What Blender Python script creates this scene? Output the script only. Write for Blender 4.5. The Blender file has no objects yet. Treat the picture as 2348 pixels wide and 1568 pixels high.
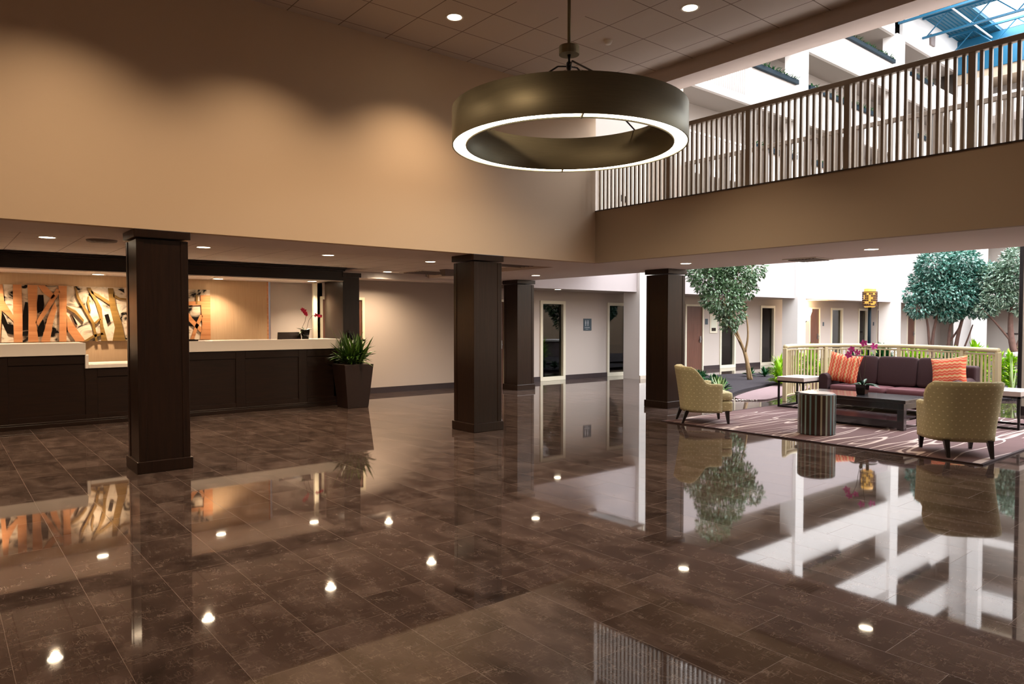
import bpy, bmesh, math, random
from math import pi, sin, cos, radians
from mathutils import Vector, Matrix
random.seed(7)
S = bpy.context.scene
COL = S.collection

# ------------------------------------------------------------------ helpers
def lin(r, g, b):
    f = lambda c: (c/255/12.92 if c/255 <= .04045 else ((c/255+.055)/1.055)**2.4)
    return (f(r), f(g), f(b), 1)

class MB:
    def __init__(s): s.v = []; s.f = []
    def add(s, vs, fs):
        o = len(s.v); s.v += [tuple(v) for v in vs]; s.f += [tuple(i+o for i in f) for f in fs]; return s
    def box(s, x0, x1, y0, y1, z0, z1):
        return s.add([(x0,y0,z0),(x1,y0,z0),(x1,y1,z0),(x0,y1,z0),(x0,y0,z1),(x1,y0,z1),(x1,y1,z1),(x0,y1,z1)],
                     [(0,3,2,1),(4,5,6,7),(0,1,5,4),(1,2,6,5),(2,3,7,6),(3,0,4,7)])
    def frustum(s, cx, cy, z0, w0, d0, z1, w1, d1, dx=0, dy=0):
        a = [(cx-w0/2,cy-d0/2,z0),(cx+w0/2,cy-d0/2,z0),(cx+w0/2,cy+d0/2,z0),(cx-w0/2,cy+d0/2,z0)]
        b = [(cx+dx-w1/2,cy+dy-d1/2,z1),(cx+dx+w1/2,cy+dy-d1/2,z1),(cx+dx+w1/2,cy+dy+d1/2,z1),(cx+dx-w1/2,cy+dy+d1/2,z1)]
        return s.add(a+b, [(0,3,2,1),(4,5,6,7),(0,1,5,4),(1,2,6,5),(2,3,7,6),(3,0,4,7)])
    def lathe(s, prof, cx=0, cy=0, n=32):
        vs = []; m = len(prof)
        for i in range(n):
            a = 2*pi*i/n
            for r, z in prof: vs.append((cx+r*cos(a), cy+r*sin(a), z))
        fs = [(i*m+j, ((i+1)%n)*m+j, ((i+1)%n)*m+j+1, i*m+j+1) for i in range(n) for j in range(m-1)]
        return s.add(vs, fs)
    def disc(s, r, z, cx=0, cy=0, n=32, up=True):
        vs = [(cx+r*cos(2*pi*i/n), cy+r*sin(2*pi*i/n), z) for i in range(n)]
        return s.add(vs, [tuple(range(n)) if up else tuple(range(n-1,-1,-1))])
    def tube(s, pts, rad, n=8, caps=True):
        pts = [Vector(p) for p in pts]
        if not hasattr(rad, '__len__'): rad = [rad]*len(pts)
        vs = []; up = Vector((0,0,1)); prev = None
        for i, p in enumerate(pts):
            d = (pts[min(i+1,len(pts)-1)]-pts[max(i-1,0)]).normalized()
            if prev is None:
                r = d.cross(up if abs(d.z) < .95 else Vector((1,0,0))).normalized()
            else:
                r = (prev - d*prev.dot(d)).normalized()
            prev = r; u = d.cross(r)
            for k in range(n):
                a = 2*pi*k/n; vs.append(p+(r*cos(a)+u*sin(a))*rad[i])
        fs = [(i*n+k, i*n+(k+1)%n, (i+1)*n+(k+1)%n, (i+1)*n+k) for i in range(len(pts)-1) for k in range(n)]
        if caps: fs += [tuple(range(n-1,-1,-1)), tuple((len(pts)-1)*n+k for k in range(n))]
        return s.add(vs, fs)
    def prism_xz(s, poly, y0, y1):
        n = len(poly)
        vs = [(x,y0,z) for x,z in poly]+[(x,y1,z) for x,z in poly]
        return s.add(vs, [tuple(range(n)), tuple(range(2*n-1,n-1,-1))]+[(i,n+i,n+(i+1)%n,(i+1)%n) for i in range(n)])
    def prism_xy(s, poly, z0, z1):
        n = len(poly)
        vs = [(x,y,z0) for x,y in poly]+[(x,y,z1) for x,y in poly]
        return s.add(vs, [tuple(range(n-1,-1,-1)), tuple(range(n,2*n))]+[(i,(i+1)%n,n+(i+1)%n,n+i) for i in range(n)])
    def build(s, name, m, parent=None, bevel=0, smooth=False, subsurf=0, loc=None, rotz=0, seg=2):
        me = bpy.data.meshes.new(name); me.from_pydata([tuple(v) for v in s.v], [], s.f)
        bm = bmesh.new(); bm.from_mesh(me)
        bmesh.ops.recalc_face_normals(bm, faces=bm.faces)
        if bevel:
            bmesh.ops.bevel(bm, geom=[e for e in bm.edges if e.is_manifold and e.calc_face_angle(0) > .5], offset=bevel, segments=seg, affect='EDGES', profile=.5)
        bm.to_mesh(me); bm.free()
        if smooth:
            for p in me.polygons: p.use_smooth = True
        me.materials.append(m)
        o = bpy.data.objects.new(name, me); COL.objects.link(o)
        if parent: o.parent = parent
        if loc: o.location = loc
        if rotz: o.rotation_euler.z = rotz
        if subsurf:
            md = o.modifiers.new('sub', 'SUBSURF'); md.levels = subsurf; md.render_levels = subsurf
        return o

def struct(o): o['kind'] = 'structure'; return o
def tag(o, label, cat, group=None):
    o['label'] = label; o['category'] = cat; o['kind'] = 'thing'
    if group: o['group'] = group
    return o
def empty(name, loc, label, cat, group=None, rotz=0):
    o = bpy.data.objects.new(name, None); COL.objects.link(o); o.location = loc; o.rotation_euler.z = rotz
    o.empty_display_size = .1
    return tag(o, label, cat, group)
def copy_tree(o, parent=None):
    c = o.copy(); COL.objects.link(c)
    if parent: c.parent = parent
    for ch in o.children: copy_tree(ch, c)
    return c
def cushion(mb, cx, cy, cz, w, d, h, rot=None, n=10, e=3.2, pinch=0.0):
    """soft box: superellipsoid surface of size w,d,h"""
    vs = []; fs = []
    for i in range(n+1):
        ph = -pi/2+pi*i/n
        for j in range(2*n):
            th = 2*pi*j/(2*n)
            sg = lambda t, p: math.copysign(abs(t)**p, t)
            x = sg(cos(ph), 2/e)*sg(cos(th), 2/e); y = sg(cos(ph), 2/e)*sg(sin(th), 2/e); z = sg(sin(ph), 2/e)
            v = Vector((x*w/2, y*d/2, z*h/2))
            if rot: v = rot @ v
            vs.append(v+Vector((cx,cy,cz)))
    for i in range(n):
        for j in range(2*n):
            fs.append((i*2*n+j, i*2*n+(j+1)%(2*n), (i+1)*2*n+(j+1)%(2*n), (i+1)*2*n+j))
    return mb.add(vs, fs)

# ------------------------------------------------------------------ materials
def newmat(name):
    m = bpy.data.materials.new(name); m.use_nodes = True
    return m, m.node_tree, m.node_tree.nodes['Principled BSDF']
def mat(name, col, rough=.6, metal=0, noise=0, nscale=8, bump=0, bscale=60, stretch=None, spec=.5, coat=0, emis=None, estr=0):
    m, t, b = newmat(name); N = t.nodes; L = t.links
    b.inputs['Base Color'].default_value = col; b.inputs['Roughness'].default_value = rough
    b.inputs['Metallic'].default_value = metal; b.inputs['Specular IOR Level'].default_value = spec
    b.inputs['Coat Weight'].default_value = coat
    if noise or bump:
        tc = N.new('ShaderNodeTexCoord'); mp = N.new('ShaderNodeMapping'); L.new(tc.outputs['Object'], mp.inputs[0])
        if stretch: mp.inputs['Scale'].default_value = stretch
    if noise:
        nz = N.new('ShaderNodeTexNoise'); nz.inputs['Scale'].default_value = nscale; nz.inputs['Detail'].default_value = 4
        L.new(mp.outputs[0], nz.inputs['Vector'])
        mr = N.new('ShaderNodeMapRange'); mr.inputs[3].default_value = 1-noise; mr.inputs[4].default_value = 1+noise
        L.new(nz.outputs[0], mr.inputs[0])
        mx = N.new('ShaderNodeVectorMath'); mx.operation = 'SCALE'; mx.inputs[0].default_value = col[:3]
        L.new(mr.outputs[0], mx.inputs['Scale']); L.new(mx.outputs[0], b.inputs['Base Color'])
    if bump:
        n2 = N.new('ShaderNodeTexNoise'); n2.inputs['Scale'].default_value = bscale; L.new(mp.outputs[0], n2.inputs['Vector'])
        bp = N.new('ShaderNodeBump'); bp.inputs['Strength'].default_value = bump; bp.inputs['Distance'].default_value = .01
        L.new(n2.outputs[0], bp.inputs['Height']); L.new(bp.outputs[0], b.inputs['Normal'])
    if emis:
        b.inputs['Emission Color'].default_value = emis; b.inputs['Emission Strength'].default_value = estr
    return m

class G:
    """tiny node-expression helper"""
    def __init__(s, t): s.t = t
    def math(s, op, a, b=None, c=None):
        n = s.t.nodes.new('ShaderNodeMath'); n.operation = op
        for i, v in enumerate((a, b, c)):
            if v is None: continue
            if isinstance(v, (int, float)): n.inputs[i].default_value = v
            else: s.t.links.new(v, n.inputs[i])
        return n.outputs[0]
    def xyz(s):
        tc = s.t.nodes.new('ShaderNodeTexCoord'); sp = s.t.nodes.new('ShaderNodeSeparateXYZ')
        s.t.links.new(tc.outputs['Object'], sp.inputs[0]); return tc.outputs['Object'], sp.outputs
    def mix(s, f, a, b):
        n = s.t.nodes.new('ShaderNodeMix'); n.data_type = 'RGBA'
        for k, v in ((0, f), (6, a), (7, b)):
            if isinstance(v, (int, float, tuple)): n.inputs[k].default_value = v
            else: s.t.links.new(v, n.inputs[k])
        return n.outputs[2]
    def noise(s, vec, scale, detail=3, dist=0, stretch=None, rot=None):
        if stretch:
            mp = s.t.nodes.new('ShaderNodeMapping'); mp.inputs['Scale'].default_value = stretch
            if rot: mp.inputs['Rotation'].default_value = rot
            s.t.links.new(vec, mp.inputs[0]); vec = mp.outputs[0]
        n = s.t.nodes.new('ShaderNodeTexNoise'); n.inputs['Scale'].default_value = scale; n.inputs['Detail'].default_value = detail
        n.inputs['Distortion'].default_value = dist
        s.t.links.new(vec, n.inputs['Vector']); return n.outputs[0]
    def ramp(s, f, stops):
        n = s.t.nodes.new('ShaderNodeValToRGB'); e = n.color_ramp.elements
        while len(e) < len(stops): e.new(.5)
        for k, (p, c) in enumerate(stops): e[k].position = p; e[k].color = c
        s.t.links.new(f, n.inputs[0]); return n.outputs[0]
    def link(s, a, b): s.t.links.new(a, b)

def marble_floor():
    m, t, b = newmat('polished brown marble'); g = G(t); vec, P = g.xyz()
    u = g.math('DIVIDE', g.math('ADD', P[0], -.63+.39*20), .39); cu = g.math('FLOOR', u); fu = g.math('FRACT', u)
    v = g.math('ADD', g.math('DIVIDE', g.math('ADD', P[1], -2.97+.79*20), .79), g.math('MULTIPLY', cu, -.3333)); cv = g.math('FLOOR', v); fv = g.math('FRACT', v)
    eu = g.math('LESS_THAN', g.math('MULTIPLY', g.math('MINIMUM', fu, g.math('SUBTRACT', 1, fu)), .39), .0011)
    ev = g.math('LESS_THAN', g.math('MULTIPLY', g.math('MINIMUM', fv, g.math('SUBTRACT', 1, fv)), .79), .0011)
    grout = g.math('MAXIMUM', eu, ev)
    cb = t.nodes.new('ShaderNodeCombineXYZ'); g.link(cu, cb.inputs[0]); g.link(cv, cb.inputs[1])
    wn = t.nodes.new('ShaderNodeTexWhiteNoise'); g.link(cb.outputs[0], wn.inputs[0])
    ad = t.nodes.new('ShaderNodeVectorMath'); ad.operation = 'MULTIPLY_ADD'; g.link(wn.outputs['Color'], ad.inputs[0]); ad.inputs[1].default_value = (7,7,7); g.link(vec, ad.inputs[2])
    n1 = g.noise(ad.outputs[0], 5, 6, .6, (1,.45,1), (0,0,.5))
    base = g.ramp(n1, [(.3, lin(54,43,39)), (.5, lin(72,58,53)), (.7, lin(94,79,73))])
    tint = g.math('MULTIPLY_ADD', wn.outputs['Value'], .3, .85)
    sc = t.nodes.new('ShaderNodeVectorMath'); sc.operation = 'SCALE'; g.link(base, sc.inputs[0]); g.link(tint, sc.inputs['Scale'])
    n2 = g.noise(ad.outputs[0], 42, 2, .5, (1,.28,1), (0,0,.7)); n4 = g.noise(ad.outputs[0], 38, 2, .5, (.22,1,1), (0,0,.2)); n3 = g.noise(vec, 9, 3)
    r_ = lambda n, w: g.math('MAXIMUM', 0, g.math('SUBTRACT', 1, g.math('MULTIPLY', g.math('ABSOLUTE', g.math('SUBTRACT', n, .56)), w)))
    vein = g.math('MULTIPLY', g.math('MAXIMUM', r_(n2, 34), r_(n4, 40)), g.math('MULTIPLY', g.math('MAXIMUM', 0, g.math('SUBTRACT', n3, .4)), 1.3))
    c = g.mix(vein, sc.outputs[0], lin(170,152,142))
    c = g.mix(g.math('MULTIPLY', grout, .38), c, lin(140,118,104))
    g.link(c, b.inputs['Base Color'])
    b.inputs['Roughness'].default_value = .035
    g.link(g.math('MULTIPLY_ADD', grout, .4, g.math('MULTIPLY_ADD', n3, .03, .02)), b.inputs['Roughness'])
    b.inputs['IOR'].default_value = 1.52
    b.inputs['Coat Weight'].default_value = .12; b.inputs['Coat Roughness'].default_value = .02
    return m

def tile_ceiling(name, col, x0, y0, p, line, bumpy=.06):
    m, t, b = newmat(name); g = G(t); vec, P = g.xyz()
    f = lambda c, o: g.math('FRACT', g.math('DIVIDE', g.math('ADD', c, 50*p-o), p))
    fx, fy = f(P[0], x0), f(P[1], y0)
    e = lambda q: g.math('LESS_THAN', g.math('MULTIPLY', g.math('MINIMUM', q, g.math('SUBTRACT', 1, q)), p), .006)
    k = g.math('MAXIMUM', e(fx), e(fy))
    n = g.noise(vec, 130, 2)
    c = g.mix(k, g.mix(g.math('MULTIPLY', n, .25), col, (col[0]*.75, col[1]*.75, col[2]*.75, 1)), line)
    g.link(c, b.inputs['Base Color']); b.inputs['Roughness'].default_value = .9
    return m

def wood(name, c1, c2, rough=.35, axis=2, scale=1.0, coat=.3):
    m, t, b = newmat(name); g = G(t); vec, P = g.xyz()
    st = [14, 14, 14]; st[axis] = .8
    n = g.noise(vec, 3*scale, 5, .4, tuple(st))
    g.link(g.ramp(n, [(.3, c1), (.7, c2)]), b.inputs['Base Color'])
    b.inputs['Roughness'].default_value = rough; b.inputs['Coat Weight'].default_value = coat; b.inputs['Coat Roughness'].default_value = .25; b.inputs['Specular IOR Level'].default_value = .35
    return m

def chair_fabric():
    m, t, b = newmat('olive wavy chair fabric'); g = G(t); vec, P = g.xyz()
    ang = g.math('ARCTAN2', P[1], P[0])
    wob = g.math('MULTIPLY', g.math('SINE', g.math('MULTIPLY', ang, 34)), .005)
    st = g.math('SINE', g.math('MULTIPLY', g.math('ADD', P[2], wob), 400))
    n = g.noise(vec, 50, 2)
    line = g.math('GREATER_THAN', g.math('ADD', st, g.math('MULTIPLY_ADD', n, 1.2, -.6)), .45)
    c = g.mix(line, lin(206,196,156), lin(172,160,122))
    # small pale diamonds on a staggered grid
    rz = g.math('DIVIDE', P[2], .05); row = g.math('FLOOR', rz)
    ua = g.math('ADD', g.math('DIVIDE', ang, .21), g.math('MULTIPLY', g.math('MODULO', row, 2), .5))
    du = g.math('ABSOLUTE', g.math('SUBTRACT', g.math('FRACT', ua), .5)); dv = g.math('ABSOLUTE', g.math('SUBTRACT', g.math('FRACT', rz), .5))
    dot = g.math('LESS_THAN', g.math('ADD', du, g.math('MULTIPLY', dv, .75)), .14)
    c = g.mix(g.math('MULTIPLY', dot, .8), c, lin(240,232,200))
    g.link(c, b.inputs['Base Color']); b.inputs['Roughness'].default_value = .9
    return m

def pillow_fabric(axis):
    m, t, b = newmat('orange flame stitch '+('upright' if axis == 0 else 'level')); g = G(t); vec, P = g.xyz()
    a, o = (P[1], P[2]) if axis == 0 else (P[2], P[1])
    z = g.math('ABSOLUTE', g.math('SUBTRACT', g.math('FRACT', g.math('MULTIPLY', o, 14)), .5))
    q = g.math('FRACT', g.math('MULTIPLY', g.math('MULTIPLY_ADD', z, .035, a), 9.5))
    c = g.ramp(q, [(0, lin(205,78,52)), (.28, lin(226,120,84)), (.38, lin(238,200,150)), (.52, lin(190,140,84)), (.62, lin(228,96,64)), (.82, lin(196,66,50)), (.92, lin(240,190,140)), (1, lin(205,78,52))])
    g.link(c, b.inputs['Base Color']); b.inputs['Roughness'].default_value = .85
    return m

def carpet_mat():
    m, t, b = newmat('mauve streaked carpet'); g = G(t); vec, P = g.xyz()
    n1 = g.noise(vec, 1.3, 1.5, .3, (.22,2.0,1), (0,0,.22)); n2 = g.noise(vec, 1.2, 1.5, .3, (.25,2.2,1), (0,0,-.22))
    r = lambda n, w: g.math('MAXIMUM', 0, g.math('SUBTRACT', 1, g.math('MULTIPLY', g.math('ABSOLUTE', g.math('SUBTRACT', n, .5)), w)))
    s = g.math('MINIMUM', 1, g.math('MULTIPLY', g.math('MAXIMUM', r(n1, 80), r(n2, 95)), 1.8))
    n3 = g.noise(vec, 1.6, 3)
    c = g.mix(n3, lin(84,58,56), lin(108,80,80))
    c = g.mix(g.math('MULTIPLY', s, .85), c, lin(205,186,178))
    g.link(c, b.inputs['Base Color']); b.inputs['Roughness'].default_value = .95
    return m

def stripes_drum():
    m, t, b = newmat('striped brown and teal veneer'); g = G(t); vec, P = g.xyz()
    a = g.math('MULTIPLY', g.math('ARCTAN2', P[1], P[0]), 3.5)
    cb = t.nodes.new('ShaderNodeCombineXYZ'); g.link(g.math('FLOOR', g.math('MULTIPLY', a, 1.0)), cb.inputs[0])
    f = g.math('FRACT', a)
    wn = t.nodes.new('ShaderNodeTexWhiteNoise'); g.link(cb.outputs[0], wn.inputs[0])
    acc = g.ramp(wn.outputs['Value'], [(0, lin(120,176,184)), (.45, lin(160,158,138)), (1, lin(70,128,140))])
    k = g.math('LESS_THAN', g.math('ABSOLUTE', g.math('SUBTRACT', f, .5)), .17)
    c = g.mix(k, lin(58,38,30), acc)
    g.link(c, b.inputs['Base Color']); b.inputs['Roughness'].default_value = .3; b.inputs['Coat Weight'].default_value = .4
    return m

def leaf_mat(name, c1, c2, c3, rough=.4, spec=.5):
    m, t, b = newmat(name); g = G(t)
    gi = t.nodes.new('ShaderNodeNewGeometry')
    g.link(g.ramp(gi.outputs['Random Per Island'], [(0, c1), (.5, c2), (1, c3)]), b.inputs['Base Color'])
    b.inputs['Roughness'].default_value = rough; b.inputs['Specular IOR Level'].default_value = spec
    return m

def linen_wall():
    m, t, b = newmat('tan string wallpaper'); g = G(t); vec, P = g.xyz()
    n = g.noise(vec, 4, 4, 0, (40,40,.6))
    g.link(g.mix(n, lin(176,140,104), lin(206,174,138)), b.inputs['Base Color']); b.inputs['Roughness'].default_value = .75
    return m

def brushed(name, c1, c2, rough=.32):
    m, t, b = newmat(name); g = G(t); vec, P = g.xyz()
    n = g.noise(vec, 4, 4, 0, (1,1,60))
    g.link(g.mix(n, c1, c2), b.inputs['Base Color']); b.inputs['Metallic'].default_value = .75
    g.link(g.math('MULTIPLY_ADD', n, .2, rough), b.inputs['Roughness'])
    return m

def corrugated():
    m, t, b = newmat('teal roof deck'); g = G(t); vec, P = g.xyz()
    s = g.math('SINE', g.math('MULTIPLY', P[1], 42)); bp = t.nodes.new('ShaderNodeBump'); bp.inputs['Distance'].default_value = .05
    g.link(s, bp.inputs['Height']); g.link(bp.outputs[0], b.inputs['Normal'])
    b.inputs['Base Color'].default_value = lin(24,108,140); b.inputs['Roughness'].default_value = .5
    return m

M = {}
M['floor'] = marble_floor()
M['paint'] = mat('warm beige wall paint', lin(208,182,154), .75, bump=.03, bscale=150)
M['paint2'] = mat('taupe fascia paint', lin(182,162,140), .75)
M['cream'] = mat('cream wall paint', lin(214,200,184), .75)
M['back'] = mat('greige corridor wall paint', lin(196,184,176), .75)
M['fascia'] = mat('pinkish beige fascia paint', lin(190,178,178), .75)
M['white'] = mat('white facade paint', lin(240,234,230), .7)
M['recess'] = mat('facade wall with painted recess shade', lin(168,158,150), .8)  # darker than the white facade: recess and underside shade put into the colour
M['soffit'] = mat('white soffit plaster', lin(234,224,220), .85)
M['tileU'] = tile_ceiling('upper acoustic tiles', lin(206,192,180), 4.96, 7.61, .616, lin(128,110,98))
M['tileL'] = tile_ceiling('lower acoustic tiles', lin(240,230,224), .76, 9.57, .612, lin(176,160,154))
M['wood'] = wood('espresso stained wood', lin(27,15,9), lin(42,25,16), .3, 2, 1, .12)
M['woodH'] = wood('espresso stained wood level grain', lin(22,12,8), lin(34,20,13), .34, 0, 1, .08)
M['door'] = wood('brown door wood', lin(92,58,46), lin(112,74,60), .45)
M['counter'] = mat('white solid surface', lin(236,228,220), .25)
M['linen'] = linen_wall()
M['black'] = mat('matte black metal', lin(26,22,24), .4, .3)
M['blackg'] = mat('gloss black ceramic', lin(12,12,14), .12)
M['copper'] = wood('copper toned tree cutouts', lin(176,112,68), lin(208,146,98), .4, 0, .5, .1)
M['olivecut'] = wood('olive bronze tree cutouts', lin(112,84,38), lin(140,106,56), .4, 0, .5, .1)
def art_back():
    m, t, b = newmat('mirror with painted reflections'); g = G(t); vec, P = g.xyz()
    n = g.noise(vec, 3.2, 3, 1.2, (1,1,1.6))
    g.link(g.ramp(n, [(.36, lin(26,20,17)), (.4, lin(150,136,120)), (.5, lin(232,208,180)), (.62, lin(240,222,200)), (.72, lin(170,150,130))]), b.inputs['Base Color'])  # pale and dark patches stand in for reflections in the mirror
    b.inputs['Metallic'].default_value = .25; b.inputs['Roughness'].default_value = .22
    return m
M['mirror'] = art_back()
M['darkgap'] = mat('black art backing', lin(16,12,10), .2)
M['trimcream'] = mat('cream metal frame', lin(232,224,202), .45)
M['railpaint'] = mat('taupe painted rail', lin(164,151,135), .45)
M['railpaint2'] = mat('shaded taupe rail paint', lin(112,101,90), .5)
M['railcream'] = mat('ivory painted rail', lin(214,198,160), .4)
M['bronze'] = brushed('brushed bronze metal', lin(112,106,86), lin(146,138,114), .42)
M['skirt'] = mat('dark vinyl baseboard', lin(52,40,42), .5)
M['glow'] = mat('warm lamp diffuser', (1,.9,.72,1), .5, emis=(1,.84,.6,1), estr=9)
M['ringglow'] = mat('ring light diffuser', (1,.95,.85,1), .5, emis=(1,.88,.68,1), estr=8)
M['lampring'] = mat('white light trim', lin(230,224,214), .5)
M['fabric'] = chair_fabric()
M['sofa'] = mat('aubergine woven upholstery', lin(62,38,41), .85, noise=.25, nscale=90, bump=.2, bscale=220)
M['sofaseat'] = mat('plum woven seat', lin(106,62,67), .85, noise=.2, nscale=90, bump=.2, bscale=220)
M['leg'] = mat('dark chair leg wood', lin(24,16,16), .35)
M['pilA'] = pillow_fabric(0); M['pilB'] = pillow_fabric(1)
M['carpet'] = carpet_mat(); M['carpetedge'] = mat('carpet binding', lin(50,30,32), .9)
M['lacquer'] = wood('near black lacquered wood', lin(20,16,22), lin(34,26,32), .1, 1, 1, 1.0)
M['stone'] = mat('pale cast stone', lin(206,192,184), .55, noise=.06, nscale=20)
M['drum'] = stripes_drum(); M['drumtop'] = mat('pale glass table top', lin(176,170,170), .15)
M['mulch'] = mat('dark bark mulch', lin(44,36,42), .95, noise=.6, nscale=35, bump=1, bscale=60)
M['paver'] = mat('pink flagstone', lin(138,114,116), .9, noise=.15, nscale=9, bump=.4, bscale=14)
M['bark'] = mat('tan tree bark', lin(150,122,88), .9, noise=.35, nscale=10, bump=.5, bscale=25)
M['barkb'] = mat('grey brown tree bark', lin(112,84,76), .9, noise=.35, nscale=10, bump=.5, bscale=25)
M['leafA'] = leaf_mat('ficus leaves', lin(44,80,42), lin(96,132,88), lin(160,184,158), .25, .8)
M['leafB'] = leaf_mat('blue green ficus leaves', lin(34,84,72), lin(84,140,126), lin(160,196,184), .25, .8)
M['leafC'] = leaf_mat('grey green leaves', lin(66,92,74), lin(116,146,124), lin(176,196,176), .25, .8)
M['leafdark'] = leaf_mat('dark strap leaves', lin(16,66,30), lin(28,92,44), lin(48,120,58), .3)
M['leaflime'] = leaf_mat('lime yellow leaves', lin(96,150,20), lin(150,200,30), lin(196,226,60), .4)
M['leafmid'] = leaf_mat('variegated leaves', lin(90,130,60), lin(150,176,110), lin(200,210,170), .4)
M['leafpot'] = leaf_mat('potted palm leaves', lin(26,54,14), lin(50,86,26), lin(84,120,40), .4)
M['stem'] = mat('orchid stem', lin(62,52,30), .6)
M['petalpink'] = mat('magenta orchid petals', lin(244,84,186), .5)
M['petalred'] = mat('crimson orchid petals', lin(236,50,100), .5)
M['petalmid'] = mat('dark orchid throat', lin(150,14,60), .5)
M['planter'] = mat('dark brown resin planter', lin(34,20,16), .4)
M['deck'] = corrugated(); M['teal'] = mat('teal painted steel', lin(20,92,124), .45)
M['tealtrough'] = mat('dark teal trough', lin(8,26,36), .6, spec=.12)
M['glass'] = mat('dark window glass', lin(60,66,62), .02, spec=.9)
M['room'] = mat('dim guest room wall', lin(120,112,100), .9)
M['curtain'] = mat('taupe curtain', lin(176,164,148), .9)
M['metal'] = mat('satin steel', lin(170,170,175), .3, 1)
M['sign'] = mat('slate blue sign plaque', lin(72,86,96), .5)
M['signtxt'] = mat('pale sign lettering', lin(186,192,200), .5)
M['amber'] = mat('amber mosaic glass', lin(190,130,40), .3, noise=.5, nscale=16, emis=(1,.6,.14,1), estr=.35)
M['shademesh'] = mat('brown pierced shade', lin(78,44,26), .5)
M['sconceglow'] = mat('frosted sconce glass', (1,.9,.75,1), .5, emis=(1,.8,.5,1), estr=6)
M['vent'] = mat('grey ceiling vent', lin(120,106,102), .6)
M['greywall'] = mat('grey planter wall', lin(120,106,108), .8)
M['paper'] = mat('cream poster paper', lin(222,222,204), .6)
M['screen'] = mat('dark desk screen', lin(34,22,18), .2)
M['pendantmount'] = mat('smooth ceiling panel', lin(204,188,178), .8)

def cut(p):  # clear pane glass for windows
    m, t, b = newmat('clear window glass'); N = t.nodes
    b.inputs['Base Color'].default_value = (.9,.95,.92,1); b.inputs['Roughness'].default_value = .01
    tr = N.new('ShaderNodeBsdfTransparent'); tr.inputs[0].default_value = (.8,.86,.82,1)
    gl = N.new('ShaderNodeBsdfGlossy'); gl.inputs['Roughness'].default_value = .01
    mx = N.new('ShaderNodeMixShader'); fr = N.new('ShaderNodeFresnel'); fr.inputs[0].default_value = 1.7
    t.links.new(fr.outputs[0], mx.inputs[0]); t.links.new(tr.outputs[0], mx.inputs[1]); t.links.new(gl.outputs[0], mx.inputs[2])
    t.links.new(mx.outputs[0], N['Material Output'].inputs[0])
    return m
M['pane'] = cut(0)

# ------------------------------------------------------------------ room shell
XW, YW, ZC, ZT, ZS, ZU = 8.05, 7.76, 2.44, 2.51, 3.24, 4.99
XO, YA, YB = 10.35, 12.3, 13.4
bx = lambda *a: MB().box(*a)
struct(bx(-3.4,40,-8.4,16,-.2,0).build('floor', M['floor']))
struct(bx(-3.4,XW,YW,YW+.12,ZC,5.2).build('wall_left', M['paint']))
struct(bx(-3.4,7.8,-4.7,YW,ZU,5.2).build('ceiling', M['tileU']))
struct(bx(7.8,8.2,-6,YW,4.79,5.2).build('trim_1', M['pendantmount']))
struct(bx(4.55,5.775,4.73,5.95,ZU-.012,ZU).build('trim_2', M['pendantmount']))
struct(bx(-3.4,-3.2,-4.7,14.6,0,5.2).build('wall_west', M['paint']))
struct(bx(-3.4,40,-4.9,-4.7,0,5.2).build('wall_south', M['paint']))
struct(bx(XW,XW+.1,-4.7,YW+.02,ZC,ZS).build('wall_right', M['paint2']))
struct(bx(XW-.012,XW+.1,-4.7,YW,ZS,ZS+.012).build('trim_3', M['skirt']))
struct(bx(XW+.1,XO,-4.7,YB,ZC+.001,ZS-.001).build('ceiling', M['soffit']))
struct(bx(-3.4,XW+.1,YW+.12,8.83,ZC+.001,3.1).build('ceiling', M['soffit']))
struct(bx(-3.4,XW+.1,8.83,14.6,ZT,3.1).build('ceiling', M['tileL']))
struct(bx(-3.4,5.84,12.12,14.6,2.275,ZT-.001).build('ceiling', M['soffit']))
struct(bx(5.84,XO+2,12.75,13.4,2.385,ZT-.001).build('ceiling', M['soffit']))
# storey above the front desk, atrium side walls
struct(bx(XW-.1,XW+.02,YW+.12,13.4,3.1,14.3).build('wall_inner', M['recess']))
struct(bx(XW-.1,XW+.1,-8.4,YW+.12,5.2,14.3).build('wall_atrium', M['white']))
struct(bx(-3.4,XW,YW,14.6,5.0,5.2).build('ceiling', M['soffit']))
struct(bx(XW,40,-8.4,-8.2,0,14.3).build('wall_atrium', M['white']))
# wall in the corner of the second storey with its double door
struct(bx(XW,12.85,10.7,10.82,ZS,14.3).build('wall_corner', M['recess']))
struct(bx(12.75,12.85,10.82,13.4,ZS,14.3).build('wall_corner', M['white']))
d = struct(bx(11.25,12.65,10.66,10.7,ZS,5.3).build('door_9', M['cream']))
bx(11.2,11.25,10.64,10.7,ZS,5.36).build('frame', M['trimcream'], d); bx(12.65,12.7,10.64,10.7,ZS,5.36).build('frame', M['trimcream'], d)
bx(11.2,12.7,10.64,10.7,5.3,5.36).build('frame', M['trimcream'], d)
bx(11.93,11.95,10.655,10.7,ZS,5.3).build('seam', M['skirt'], d)
for x in (11.8,12.0): bx(x,x+.05,10.6,10.66,4.18,4.32).build('handle', M['black'], d)

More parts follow.
